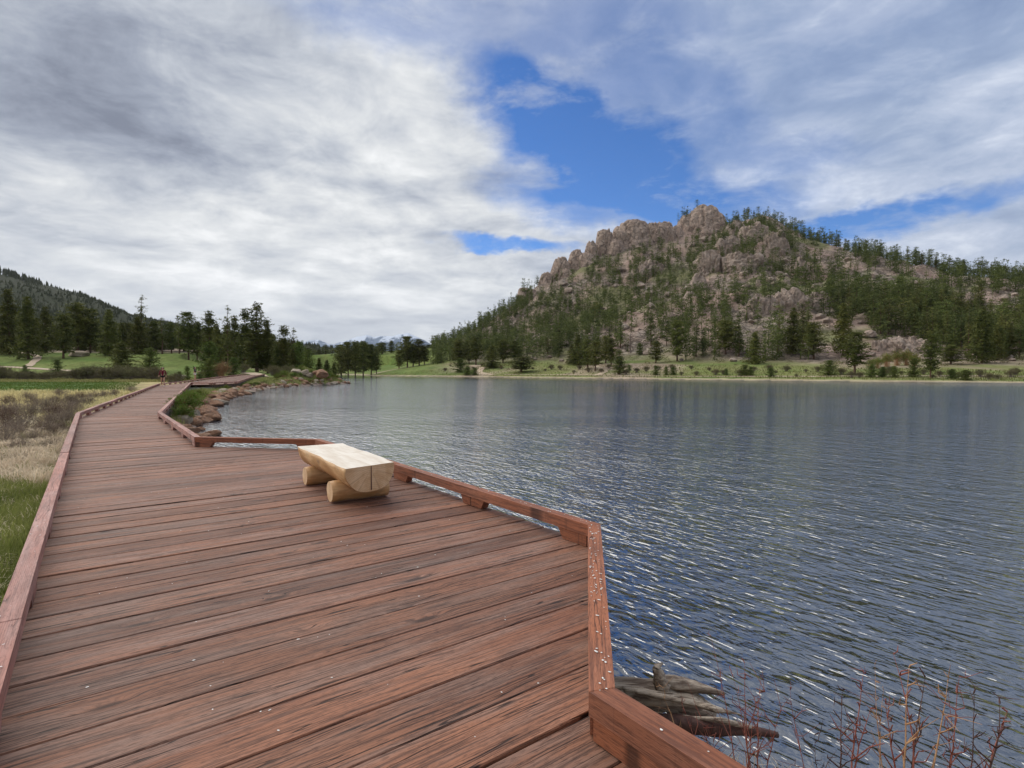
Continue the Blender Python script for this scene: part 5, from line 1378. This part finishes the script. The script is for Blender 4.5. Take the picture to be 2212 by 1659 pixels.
# ------------------------------------------------------------------ shore rocks
rs = [mesh('rock', *rock_shape(3, 200 + k, 11, .14), M['shore_rock'], False) for k in range(6)]
rp = [mesh('rock', *rock_shape(3, 220 + k, 9, .12), M['pale_rock'], False) for k in range(4)]
random.seed(8)
def wpt(px, py, h=WATER): g = ground_pt(px, py, h); return g[0], g[1]
SR = [ # px, py of foot, size (m), kind, label
 (432, 944, .30, 1, 'flat pale rock beside the platform corner, nearest of the shore rocks'), (446, 950, .26, 0, 'dark wet rock right of the flat pale rock'),
 (424, 930, .30, 1, 'small mossy pale rock behind the flat pale rock'), (458, 938, .16, 0, 'tiny rock just breaking the water surface'),
 (437, 912, .75, 0, 'big rounded grey brown boulder at the water edge below the rail'), (452, 899, .62, 0, 'orange slab stone behind the big rounded boulder'),
 (428, 893, .45, 1, 'pale wedge stone left of the orange slab'), (446, 884, .72, 0, 'tilted orange stone in the middle of the shore stones'),
 (462, 884, .50, 0, 'dark ended stone jutting into the water'), (436, 878, .5, 0, 'reddish stone above the tilted orange one'),
 (455, 872, .7, 0, 'long rust coloured stone in the rock pile'), (466, 862, .8, 0, 'steep brown stone at the back of the rock pile'),
 (450, 862, .6, 1, 'light topped stone near the green bush'), (478, 862, .7, 0, 'brown stone at the small water inlet'),
 (488, 858, .7, 0, 'rust brown stone beside the inlet'), (500, 853, .7, 0, 'low orange stone under the far footing'),
 (512, 851, .6, 1, 'pale slab under the far footing'), (524, 848, .7, 0, 'last orange stone before the grassy bank')]
for px, py, s, k, lab in SR:
    x, y = wpt(px, py); s *= .48; place_rock((rp if k else rs)[int(px) % (4 if k else 6)], 'shore_rock', x, y, s, lab, 'rocks along the shore by the boardwalk', .35, 'rock', .5, max(th(x, y), WATER))
i_ = 0
pl = [np.array(p) for p in LAKE[[30, 31, 32, 33, 34, 35, 36]]] if False else None
shore_line = [(-9.2, 16.6), (-10.6, 18.6), (-12.6, 22.8), (-14.9, 27.5), (-17.5, 33.2), (-20.3, 39.4), (-22.2, 45.6), (-23.8, 51.5)]
for k in range(100):
    f = rr.random() * (len(shore_line) - 1.001); a, b = np.array(shore_line[int(f)]), np.array(shore_line[int(f) + 1]); q = a + (b - a) * (f % 1)
    x, y = q[0] + rr.uniform(-1.3, .35), q[1] + rr.uniform(-.6, .6)
    s = rr.uniform(.12, .34) * (1 + y / 70)
    place_rock(rs[k % 6] if rr.random() < .85 else rp[k % 4], 'shore_rock', x, y, s, ['flat', 'round', 'angular', 'long'][k % 4] + ' orange brown stone in the bank, ' + ('nearest the platform' if y < 22 else 'below the bright green bush' if y < 30 else 'beside the middle footings' if y < 40 else 'by the far footings'), 'bank stones below the boardwalk', .35, 'rock', .6, max(th(x, y), WATER))
PR = [(648, 806, .95, 'pale block at the left of the row on the peninsula top'), (668, 805, .7, 'small pale block next to the left block on the peninsula'), (663, 810, .8, 'grey brown slab under the small pale block'),
 (676, 812, .7, 'tan block below the peninsula rock row'), (703, 810, 1.25, 'largest orange boulder on the peninsula'), (690, 806, .6, 'small block left of the largest orange boulder'),
 (655, 815, .6, 'small tan stone low on the peninsula slope'), (620, 812, .5, 'round pale stone left of the peninsula row')]
for px, py, s, lab in PR:
    s *= .8; z = 81.; x = px_x(px, z); hh_ = px_h(py, z); place_rock((rp if 'orange' not in lab else rs)[int(px) % 4], 'boulder', x, z - 1.5, s, lab, 'boulders on the peninsula', .1, 'boulder', .7, hh_ - s * .35)
sl2 = [(-24.6, 54.), (-26.3, 60), (-27.5, 70), (-27.0, 75), (-26.0, 79.6), (-24.7, 84.6), (-25.2, 87.5)]
for k in range(90):
    f = rr.random() * (len(sl2) - 1.001); a, b = np.array(sl2[int(f)]), np.array(sl2[int(f) + 1]); q = a + (b - a) * (f % 1)
    x, y = q[0] + rr.uniform(-2.0, .15), q[1] + rr.uniform(-1, 1); s = rr.uniform(.16, .48)
    place_rock(rs[k % 6] if rr.random() < .55 else rp[k % 4], 'shore_rock', x, y, s, ('pale' if k % 3 else 'rusty') + ' small stone in the rim ' + prel(x, y), 'stones round the peninsula', .3, 'rock', .65, max(th(x, y), WATER))
for px, py, s, z, lab in ((392, 797, 1.3, 100, 'grey rock in the meadow right of the wide bushy pine') , (172, 762, 2.4, 146, 'pale bare rock on the meadow crest'), (300, 791, 1.2, 104, 'white boulder behind the willow hedge')):
    place_rock(rp[1], 'boulder', px_x(px, z), z, s, lab, 'meadow boulders', .3, 'boulder', .45)

# ------------------------------------------------------------------ shrubs
def shrub_mesh(seed, n_stem, h, spread, leaf, leaf_n, mats_, twig=.006, twigs=2, wid=3):
    rng = np.random.default_rng(seed); parts = []; T = []
    for i in range(n_stem):
        a = rng.uniform(0, 6.28); l = h * rng.uniform(.6, 1); sp = spread * rng.uniform(.1, 1)
        base_ = rng.normal(0, spread * .13, 2); tip = np.array([base_[0] + math.cos(a) * sp, base_[1] + math.sin(a) * sp, l * math.sqrt(max(.15, 1 - (sp / (spread * 1.3)) ** 2))])
        mid = np.array([base_[0] * .6 + tip[0] * .4, base_[1] * .6 + tip[1] * .4, tip[2] * .55]) + rng.normal(0, .03, 3) * h
        P3 = [np.array([*base_, -.05]), mid, tip]; parts.append(tube(P3, [twig, twig * .7, twig * .25], wid))
        for _ in range(twigs):
            f = rng.uniform(.3, .95); q = mid + (tip - mid) * f; e_ = q + rng.normal(0, .14, 3) * h + [0, 0, .10 * h]
            parts.append(tube([q, e_], [twig * .5, twig * .15], wid))
            if leaf_n:
                c_ = q + (e_ - q) * rng.random((leaf_n, 1)) + rng.normal(0, leaf * .8, (leaf_n, 3)); aa = rng.normal(size=(leaf_n, 3)); aa /= np.linalg.norm(aa, axis=1)[:, None]
                bb = np.cross(aa, rng.normal(size=(leaf_n, 3))); bb /= np.linalg.norm(bb, axis=1)[:, None]; T.append(np.stack([c_ - aa * leaf, c_ + bb * leaf * .5, c_ + aa * leaf], 1))
    V, F = merge(parts); nf = len(F)
    F = [tuple(f) for f in F]
    mi = [0] * nf
    if T:
        T = np.concatenate(T).reshape(-1, 3); T[:, 2] = np.abs(T[:, 2]); o_ = len(V); V = list(V) + list(T); F += [(o_ + 3 * k, o_ + 3 * k + 1, o_ + 3 * k + 2) for k in range(len(T) // 3)]; mi += [1] * (len(T) // 3)
    return mesh('shrub', V, F, mats_, False, mi)
SG = [shrub_mesh(300 + k, 70, .8, .55, .018, 5, [M['stem_dark'] if k == 3 else M['bark_grey'], M['sage']], .006, 5) for k in range(4)]
def put(me_, name, x, y, s, lab, cat='shrub', grp=None, sz=None, base=None):
    o = link(name, me_, None, (x, y, th(x, y) if base is None else base), random.uniform(0, 6.28), (s, s, s if sz is None else sz)); tag(o, lab, cat, grp); return o
sagep = [(30, 905, 1.0), (62, 915, .9), (95, 900, 1.1), (118, 880, .9), (140, 905, 1.0), (105, 930, .8), (150, 880, 1.0), (175, 868, .9), (200, 866, .9), (225, 862, .8), (75, 885, .9), (12, 935, 1.1), (45, 945, .8),
         (140, 925, .8), (245, 858, .8), (20, 880, .9), (283, 850, .9), (128, 860, .9), (160, 895, .9), (85, 950, .7), (187, 880, .8), (60, 870, .9), (5, 912, 1.0), (120, 912, .95), (20, 958, .8), (70, 968, .7), (110, 955, .75), (130, 945, .7), (40, 985, .6), (92, 985, .55), (5, 975, .7), (118, 975, .5), (58, 1005, .45), (15, 1020, .5), (150, 915, .7), (160, 880, .8)]
for k, (px, py, s) in enumerate(sagep):
    x, y = wpt(px, py, -.45); put(SG[k % 4], 'sagebrush', x, y, s * 1.05, ['nearest the rail', 'leaning outwards', 'with reddish twigs', 'low and wide', 'dense and rounded', 'thin and open'][k % 6].join(['bare twiggy bush ', ' left of the boardwalk, ' + ('towards the picture edge, ' if px < 50 else 'close to the rail, ' if px > 115 else '') + ('front' if py > 900 else 'middle' if py > 875 else 'back') + ' row']), 'shrub', 'twiggy bushes left of the boardwalk', s * 1.0)
WL = [shrub_mesh(320 + k, 90, 2.4, 2.0, .10, 9, [M['bark_grey'], M['willow']], .02, 4) for k in range(4)]
YLM = [(55, 800, 'tiny round sapling'), (125, 800, 'small dark sapling'), (262, 795, 'wide bushy young pine'), (324, 795, 'light green young pine'), (190, 795, 'pale crest rock')]
RS_ = shrub_mesh(330, 90, 3.0, 1.5, .08, 7, [M['stem_tan'], M['rust_shrub']], .02, 4)
for k, px in enumerate(np.arange(-20, 345, 12.5)):
    z = 93 + rr.uniform(-3, 5); wlab = 'willow bush in the hedge behind the marsh ' + rel(px, 800, YLM)
    put(WL[k % 4], 'willow_shrub', px_x(px, z), z, rr.uniform(.6, .95) * (1.15 if (px > 160 or px < 30) else .75), wlab, 'shrub', 'willow hedge behind the marsh')
for k, (px, z, s) in enumerate([(352, 84, .45), (368, 82, .5), (380, 84, .6), (470, 103, .8), (525, 112, .8), (498, 108, .8), (452, 100, .7), (590, 108, .8), (620, 106, .9), (640, 104, .9), (440, 98, .6), (605, 108, .6), (672, 96, .6), (655, 104, .5)]):
    put(WL[k % 4], 'willow_shrub', px_x(px, z), z, s, 'grey green bush at the far boardwalk ' + rel(px, 805, [(451, 800, 'bright green sapling'), (504, 800, 'bushy sapling'), (387, 810, 'low sapling'), (349, 810, 'walker in red'), (565, 805, 'trail end'), (655, 800, 'bright broad pine'), (605, 800, 'ragged dark trees'), (480, 800, 'rusty willow')]), 'shrub', 'bushes near the end of the boardwalk')
put(RS_, 'willow_shrub', px_x(480, 97), 97, 1.0, 'rusty brown leafless willow between two bright green saplings')
LU = [shrub_mesh(340 + k, 60, .9, .7, .045, 12, [M['stem'], M['lush']], .006, 4) for k in range(3)]
for px, py, s, lab in ((402, 890, 1.05, 'bright green leafy bush in front of the footings below the rail'), (408, 878, 1.0, 'green leafy bush behind the bright one below the rail'), (392, 903, .7, 'small green bush by the grey footing'),
                  (418, 868, .8, 'yellow green bush near the rock pile'), (430, 860, .8, 'dull green bush under the far deck')):
    x, y = wpt(px, py + 8, -.5); put(LU[int(px) % 3], 'green_bush', x, y, s, lab)
for k in range(42):
    a = rr.uniform(0, 6.28); r_ = rr.random() ** .6; x, y = -32 + math.cos(a) * r_ * 7, 83 + math.sin(a) * r_ * 9
    if lake_sd(np.array([x]), np.array([y]))[0] < 1.0 or x < -33.5 - (y - 80) * .42: continue
    put(LU[k % 3], 'green_bush', x, y, rr.uniform(.5, 1.15), ('taller' if k % 2 else 'lower') + ' green herb clump ' + prel(x, y), 'plant', 'green clumps on the peninsula')
for k in range(34):
    y = rr.uniform(52, 74); x = np.interp(y, [50, 60, 70, 76], [-24.5, -27, -28.5, -28.5]) - rr.uniform(.6, 2.2)
    put((LU if k % 2 else WL)[k % 3], 'bank_plant', x, y, rr.uniform(.25, .5) * (1 if k % 2 else .3), ('bushy' if k % 2 else 'wispy') + ' low plant on the bank ' + prel(x, y), 'plant', 'plants on the bank')
for k, (px, z) in enumerate(list(zip(np.linspace(960, 2200, 60), [0] * 60))):
    px += rr.uniform(-8, 8); z = zfoot(px, np.interp(px, [960, 1500, 2212], [806, 812, 822]) - rr.uniform(0, 14))
    put(WL[k % 4], 'shore_shrub', px_x(px, z), z, rr.uniform(.25, .6), 'low bush on the far shore ' + rel(px, 808), 'shrub', 'low bushes on the far shore')
TH = [shrub_mesh(350 + k, 80, 3.2, 1.8, .11, 9, [M['stem_tan'], M['lush']], .02, 4) for k in range(2)]
for k, (px, z, s) in enumerate([(1895, 128, .8), (1915, 131, .95), (1937, 134, 1.1), (1958, 134, 1.1), (1975, 131, .9), (1880, 126, .7)]):
    put(TH[k % 2], 'thicket_shrub', px_x(px, z), z, s, ['leftmost', 'second from left', 'third from left', 'third from right', 'rightmost', 'lowest front'][k] + ' yellow green shrub of the thicket below the grey outcrop', 'shrub', 'bright thicket below the outcrop')
put(TH[0], 'thicket_shrub', px_x(1282, 262), 262, 1.5, 'bright yellow green aspen clump high among the pines on the left slope')
put(TH[1], 'thicket_shrub', px_x(1292, 264), 264, 1.3, 'second yellow green clump touching the aspen clump on the slope')

# ------------------------------------------------------------------ grass
def blades(name, X, Y, h, w_, lean, m_, lab, seed, clump=None, zb=None, curl=.5):
    rng = np.random.default_rng(seed); n_ = len(X); Z = (terrain_h(X, Y) if zb is None else zb) - .01
    h = h * rng.uniform(.55, 1.2, n_); a = rng.uniform(0, 6.28, n_) if clump is None else clump + rng.normal(0, .8, n_)
    L_ = lean * rng.uniform(.2, 1.2, n_) * h; fa = rng.uniform(0, 6.28, n_); wx_, wy_ = np.cos(fa) * w_, np.sin(fa) * w_
    B = np.stack([X, Y, Z], 1); mid = B + np.stack([np.cos(a) * L_ * .35, np.sin(a) * L_ * .35, h * .62], 1)
    tip = B + np.stack([np.cos(a) * L_, np.sin(a) * L_, h * (1 - curl * np.minimum(1, L_ / h))], 1)
    s_ = np.stack([wx_, wy_, 0 * wx_], 1)
    V = np.stack([B - s_, B + s_, mid + s_ * .7, mid - s_ * .7, tip], 1).reshape(-1, 3); o_ = np.arange(n_)[:, None] * 5
    F = np.concatenate([o_ + [0, 1, 2], o_ + [0, 2, 3], o_ + [3, 2, 4]], 0)
    return tag(link(name, mesh(name, V, F, M[m_])), lab, 'grass', None, 'stuff')
rg = np.random.default_rng(77)
def region(n_, s0, s1, t0, t1, keep=None):
    s, t = rg.uniform(s0, s1, n_), t0 + (t1 - t0) * rg.random(n_) ** 1.3
    X = U[0] * t + Vv[0] * s; Y = U[1] * t + Vv[1] * s
    k = np.ones(n_, bool) if keep is None else keep(X, Y, s, t); return X[k], Y[k]
f2 = lambda X, Y, sc, s: fbm(np.stack([X * sc, Y * sc, 0 * X], 1), 3, s)
X, Y = region(62000, -2.6, -.42, 1.6, 13.0, lambda X, Y, s, t: (f2(X, Y, 1.3, 5) > -.45) & (t < 11.2 + 3.2 * f2(X, Y, .9, 8)))
blades('green_grass', X, Y, .30, .0042, .55, 'grass_green', 'fresh green grass growing close to the left rail', 1)
X, Y = region(9000, -.40 - 3.2, -.42, 12.0, 16, lambda X, Y, s, t: f2(X, Y, .9, 15) > .22)
blades('green_grass', X, Y, .30, .006, .5, 'grass_green', 'green tufts among the straw by the left rail', 2)
# straw tufts fall over in clumps
def tufts(n_, per, s0, s1, t0, t1, seed, keep=None):
    rng = np.random.default_rng(seed); X, Y = region(n_, s0, s1, t0, t1, keep); n_ = len(X)
    cx_, cy_ = np.repeat(X, per), np.repeat(Y, per); an = np.repeat(rng.uniform(0, 6.28, n_), per); r_ = rng.random(n_ * per) ** .7 * np.repeat(rng.uniform(.10, .26, n_), per); b_ = rng.uniform(0, 6.28, n_ * per)
    return cx_ + np.cos(b_) * r_, cy_ + np.sin(b_) * r_, an
X, Y, an = tufts(760, 50, -5.5, -.6, 8.5, 19, 3, lambda X, Y, s, t: t > 10.6 + 3.2 * f2(X, Y, .9, 8))
blades('straw_grass', X, Y, .52, .0065, 1.25, 'grass_straw', 'bleached straw grass lying over in tufts left of the boardwalk', 4, an, None, .75)
X, Y, an = tufts(170, 40, -5.5, -.6, 9.5, 19, 41)
blades('bank_grass', X, Y, .46, .006, .9, 'grass_mix', 'olive and dry tufts mixed into the straw beside the left rail', 42, an, None, .6)
X, Y, an = tufts(150, 36, -2.6, -.6, 3.5, 11, 33)
blades('straw_grass', X, Y, .30, .004, 1.1, 'grass_straw', 'dry straw mixed into the green grass by the rail', 34, an, None, .7)
X, Y, an = tufts(1500, 22, -16, -.6, 17, 36, 5)
blades('straw_grass', X, Y, .42, .012, 1.0, 'grass_straw', 'pale tussock grass further along the left rail', 6, an, None, .6)
n_ = 24000; Y = 20 + 27 * rg.random(n_) ** 1.1; X = rg.uniform(-1.05, -.45, n_) * Y
k = ((X - L1[0]) * e2[1] - (Y - L1[1]) * e2[0] < -.6); blades('field_grass', X[k], Y[k], .40, .03, .6, 'grass_tan', 'golden tan grass field behind the straw tussocks', 7)
n_ = 22000; Y = rg.uniform(44, 95, n_); X = rg.uniform(-1.0, -.40, n_) * Y; k = (X + .62 * Y < -3)
blades('marsh_grass', X[k], Y[k], .14, .03, .4, 'grass_marsh', 'deep green marsh grass strip in the left field', 8)
n_ = 14000; Y = rg.uniform(84, 98, n_); X = rg.uniform(-1.0, -.46, n_) * Y
blades('field_grass', X, Y, .4, .04, .5, 'grass_mix', 'olive grass fringe in front of the willow hedge', 9)
# lakeside bank and peninsula
t_ = rg.random(16000); X = np.interp(t_, np.linspace(0, 1, 8), [p[0] for p in shore_line]); Y = np.interp(t_, np.linspace(0, 1, 8), [p[1] for p in shore_line])
X = X - rg.uniform(.5, 4.6, len(X)) * 1.0; Y = Y + rg.uniform(-.5, .5, len(Y)); k = lake_sd(X, Y) > .35
blades('bank_grass', X[k], Y[k], .36, .010, .6, 'grass_mix', 'mixed dry and green grass on the bank below the boardwalk', 10)
n_ = 26000; a = rg.uniform(0, 6.28, n_); r_ = rg.random(n_) ** .5; X = -32.5 + np.cos(a) * r_ * 8.5; Y = 79 + np.sin(a) * r_ * 17; k = (lake_sd(X, Y) > .5) & (X > -31.5 - (Y - 60) * .34)
blades('bank_grass', X[k], Y[k], .4, .03, .5, 'grass_mix', 'green and yellow grass covering the peninsula', 11)
n_ = 30000; Y = rg.uniform(86, 200, n_); X = px_x(rg.uniform(780, 2250, n_), Y); sdv = lake_sd(X, Y); k = (sdv > 1.5) & (sdv < 34) & (Y > 80)
blades('shore_grass', X[k], Y[k], .45, .07, .5, 'grass_mix', 'grass on the meadow strip along the far shore', 12)

# ------------------------------------------------------------------ driftwood and red stems at the lower right
m_, n = mat('weathered_driftwood'); c = coords(n); x, y, z = n.sep(c)
g1 = n.noise(n.comb(n.m('MULTIPLY', x, 2.5), n.m('MULTIPLY', y, 34), n.m('MULTIPLY', z, 34)), 1, 4, .65); g2 = n.noise(c, 7, 4, .6)
col = n.mix(n.sm(g1, .35, .65), (.15, .11, .085), (.50, .41, .32)); col = n.mix(n.m('MULTIPLY', n.sm(g2, .5, .7), .5), col, (.66, .60, .50))
finish(n, col, .85, g1, .9, .02, .15); M['drift'] = m_
def noisy_tube(pts, rads, seed, k=22, amp=.26, fr=9):
    V, F = tube(pts, rads, k); V = np.array(V); c_ = np.repeat(np.array(pts, float), k, 0)
    d_ = V - c_; an_ = np.tile(np.arange(k), len(pts)) * 6.283 / k; al = np.repeat(np.arange(len(pts)), k) * .35
    grv = fbm(np.stack([np.cos(an_) * 2.6, np.sin(an_) * 2.6, al * .5 + seed], 1), 3, seed)
    V = c_ + d_ * (1 + amp * fbm(V * fr + seed, 3, seed) * 1.2 + amp * 1.6 * grv)[:, None]
    F = list(F) + [tuple(range(k - 1, -1, -1)), tuple((len(pts) - 1) * k + j for j in range(k))]; return V, F
def resample(pts, rads, n_=18):
    pts = np.array(pts, float); t = np.linspace(0, len(pts) - 1, n_); return np.stack([np.interp(t, range(len(pts)), pts[:, j]) for j in range(3)], 1), np.interp(t, range(len(pts)), rads)
def dp(px, py, h): h += .10; g = ground_pt(px, py, h); return np.array([g[0], g[1], h])
drift = empty('driftwood_log', (0.95, 3.0, WATER)); tag(drift, 'weathered grey driftwood log with a broken branch stub beside the deck corner', 'driftwood')
def dpart(name, ctrl, rads, seed, m_='drift', **kw):
    p_, r_ = resample(ctrl, rads); V, F = noisy_tube(p_, r_, seed, **kw); V = V - np.array([0.95, 3.0, WATER]); return link(name, mesh(name, V, F, M[m_], True), drift)
dpart('trunk', [dp(1285, 1505, -.56), dp(1345, 1500, -.54), dp(1420, 1510, -.55), dp(1490, 1535, -.60), dp(1545, 1550, -.66)], [.07, .072, .082, .082, .04], 3)
dpart('pale_strip', [dp(1425, 1478, -.46), dp(1460, 1484, -.47), dp(1510, 1494, -.50), dp(1572, 1509, -.53)], [.032, .042, .032, .010], 5, amp=.1)
dpart('branch_stub', [dp(1438, 1520, -.58), dp(1434, 1490, -.47), dp(1428, 1466, -.40), dp(1422, 1448, -.35), dp(1436, 1440, -.33)], [.060, .040, .027, .018, .004], 7, k=14, amp=.4)
for q_ in range(7):
    a_ = 1320 + q_ * 30 + rr.uniform(-10, 10); dpart('splinter', [dp(a_, 1492 + q_ * 6, -.475), dp(a_ + 60, 1497 + q_ * 8, -.47), dp(a_ + 110, 1503 + q_ * 9 + rr.uniform(-8, 8), -.50)], [.012, .013, .002], 20 + q_, k=6)
dpart('root', [dp(1420, 1530, -.58), dp(1432, 1575, -.66), dp(1430, 1600, -.74)], [.03, .03, .02], 8, k=8)
d2 = empty('driftwood_branch', (1.2, 2.8, WATER)); tag(d2, 'dark half sunken branch in front of the driftwood log', 'driftwood')
p_, r_ = resample([dp(1400, 1572, -.64), dp(1500, 1580, -.63), dp(1590, 1585, -.66), dp(1690, 1600, -.69)], [.05, .045, .035, .012])
V, F = noisy_tube(p_, r_, 12, k=10); link('stem', mesh('stem', V - np.array([1.2, 2.8, WATER]), F, M['stem_dark'], True), d2)
p_, r_ = resample([dp(1480, 1560, -.60), dp(1570, 1568, -.58), dp(1660, 1590, -.68)], [.012, .014, .008]); V, F = noisy_tube(p_, r_, 13, k=6); link('splinter', mesh('splinter', V - np.array([1.2, 2.8, WATER]), F, M['drift'], True), d2)

def twig_plant(name, base_px, tips, lab, m_, seed, z=2.45, r0=.007):
    """leafless upright shoots: stem from below the frame to each tip, with side twigs"""
    rng = np.random.default_rng(seed); bx = px_x(base_px, z); g0 = th(bx, z); root = empty(name, (bx, z, max(g0, WATER) - .02)); tag(root, lab, 'shrub', 'leafless red stemmed shoots at the lake edge')
    for k, (tx, ty, dz_) in enumerate(tips):
        zt = z + dz_; tip = np.array([px_x(tx, zt), zt, px_h(ty, zt)]); b = np.array([bx + rng.uniform(-.02, .02), z + rng.uniform(-.02, .02), g0])
        n_ = 9; f = np.linspace(0, 1, n_)[:, None]; p_ = b + (tip - b) * f; p_[:, :2] += (np.cumsum(rng.normal(0, .008, (n_, 2)), 0) * (1 - f) * 1.0); p_[:, :2] += (f * (1 - f)) * rng.normal(0, .05, 2)
        rr_ = r0 * .5 * (1 - .88 * f[:, 0]); parts = [tube(p_, rr_, 5)]
        for j in range(3, n_):
            for _ in range(2 if rng.random() < .5 else 1):
                l = rng.uniform(.05, .24) * (1.1 - j / n_); a = rng.uniform(0, 6.28); e_ = p_[j] + np.array([math.cos(a) * l * .7, math.sin(a) * l * .7, l * .75]); q_ = (p_[j] + e_) / 2 + rng.normal(0, .012, 3)
                parts.append(tube([p_[j], q_, e_], [r0 * .32, r0 * .22, r0 * .1], 4))
                if rng.random() < .5: e2_ = q_ + rng.normal(0, .05, 3) + [0, 0, .03]; parts.append(tube([q_, e2_], [r0 * .18, r0 * .08], 3))
        V, F = merge(parts); link('shoot', mesh('shoot', np.array(V) - np.array(root.location), F, M[m_[k % len(m_)]], True), root)
twig_plant('red_shoots', 1560, [(1478, 1528, .35), (1430, 1490, .3), (1520, 1560, .15), (1395, 1560, .2), (1550, 1600, .1)], 'arching tan and red shoots crossing in front of the driftwood', ['stem', 'stem_tan'], 1)
twig_plant('red_shoots', 1610, [(1540, 1380, .25), (1590, 1470, .2), (1640, 1530, .1)], 'tall thin red shoot rising above the driftwood log', ['stem', 'stem'], 2)
twig_plant('red_shoots', 1655, [(1615, 1440, .25), (1652, 1470, .2), (1690, 1560, .1)], 'upright red stem right of the driftwood with a forked top', ['stem', 'stem'], 3, r0=.009)
twig_plant('red_shoots', 1775, [(1715, 1500, .2), (1770, 1600, .1)], 'slim faint red stem between the forked stem and the thick curved stem', ['stem', 'stem_dark'], 4)
twig_plant('red_shoots', 1838, [(1893, 1540, .2), (1830, 1500, .25), (1875, 1460, .3)], 'thick curved red stem leaning right at the bottom edge', ['stem', 'stem_dark'], 5, r0=.012)
twig_plant('red_shoots', 1975, [(1975, 1450, .2), (1940, 1420, .3), (2010, 1470, .25), (2060, 1480, .3), (1925, 1530, .2)], 'bushiest cluster of orange brown stems with bare spreading twigs', ['stem_tan', 'stem', 'stem_dark'], 6, r0=.013)
twig_plant('red_shoots', 1932, [(1920, 1500, .2), (1900, 1440, .3)], 'pale tan stalk left of the bushiest cluster', ['stem_tan'], 7)
twig_plant('red_shoots', 2090, [(2085, 1470, .25), (2120, 1500, .25), (2060, 1560, .2)], 'dark red stem with a whorl of twigs at the right', ['stem', 'stem_dark'], 8, r0=.010)
twig_plant('red_shoots', 2128, [(2192, 1548, .15), (2175, 1530, .1)], 'short thick red stem slanting at the right edge', ['stem', 'stem_dark'], 9, r0=.014)
n_ = 900; X = rg.uniform(.7, 3.6, n_); Y = rg.uniform(2.35, 3.05, n_); k = Y < np.interp(X, [.7, 1.6, 2.6, 4], [3.05, 2.75, 2.6, 2.2])
blades('bank_grass', X[k], Y[k], .22, .003, .6, 'grass_straw', 'sparse dry blades on the wet bank under the red shoots', 15)

# keep labels short and tidy
for o in scn.objects:
    l = o.get('label')
    if l and len(l.split()) > 16:
        l = l.replace('some way ', '').replace('on the descending left skyline', 'on the left skyline').replace('loose ', '')
        o['label'] = ' '.join(l.split()[:16])
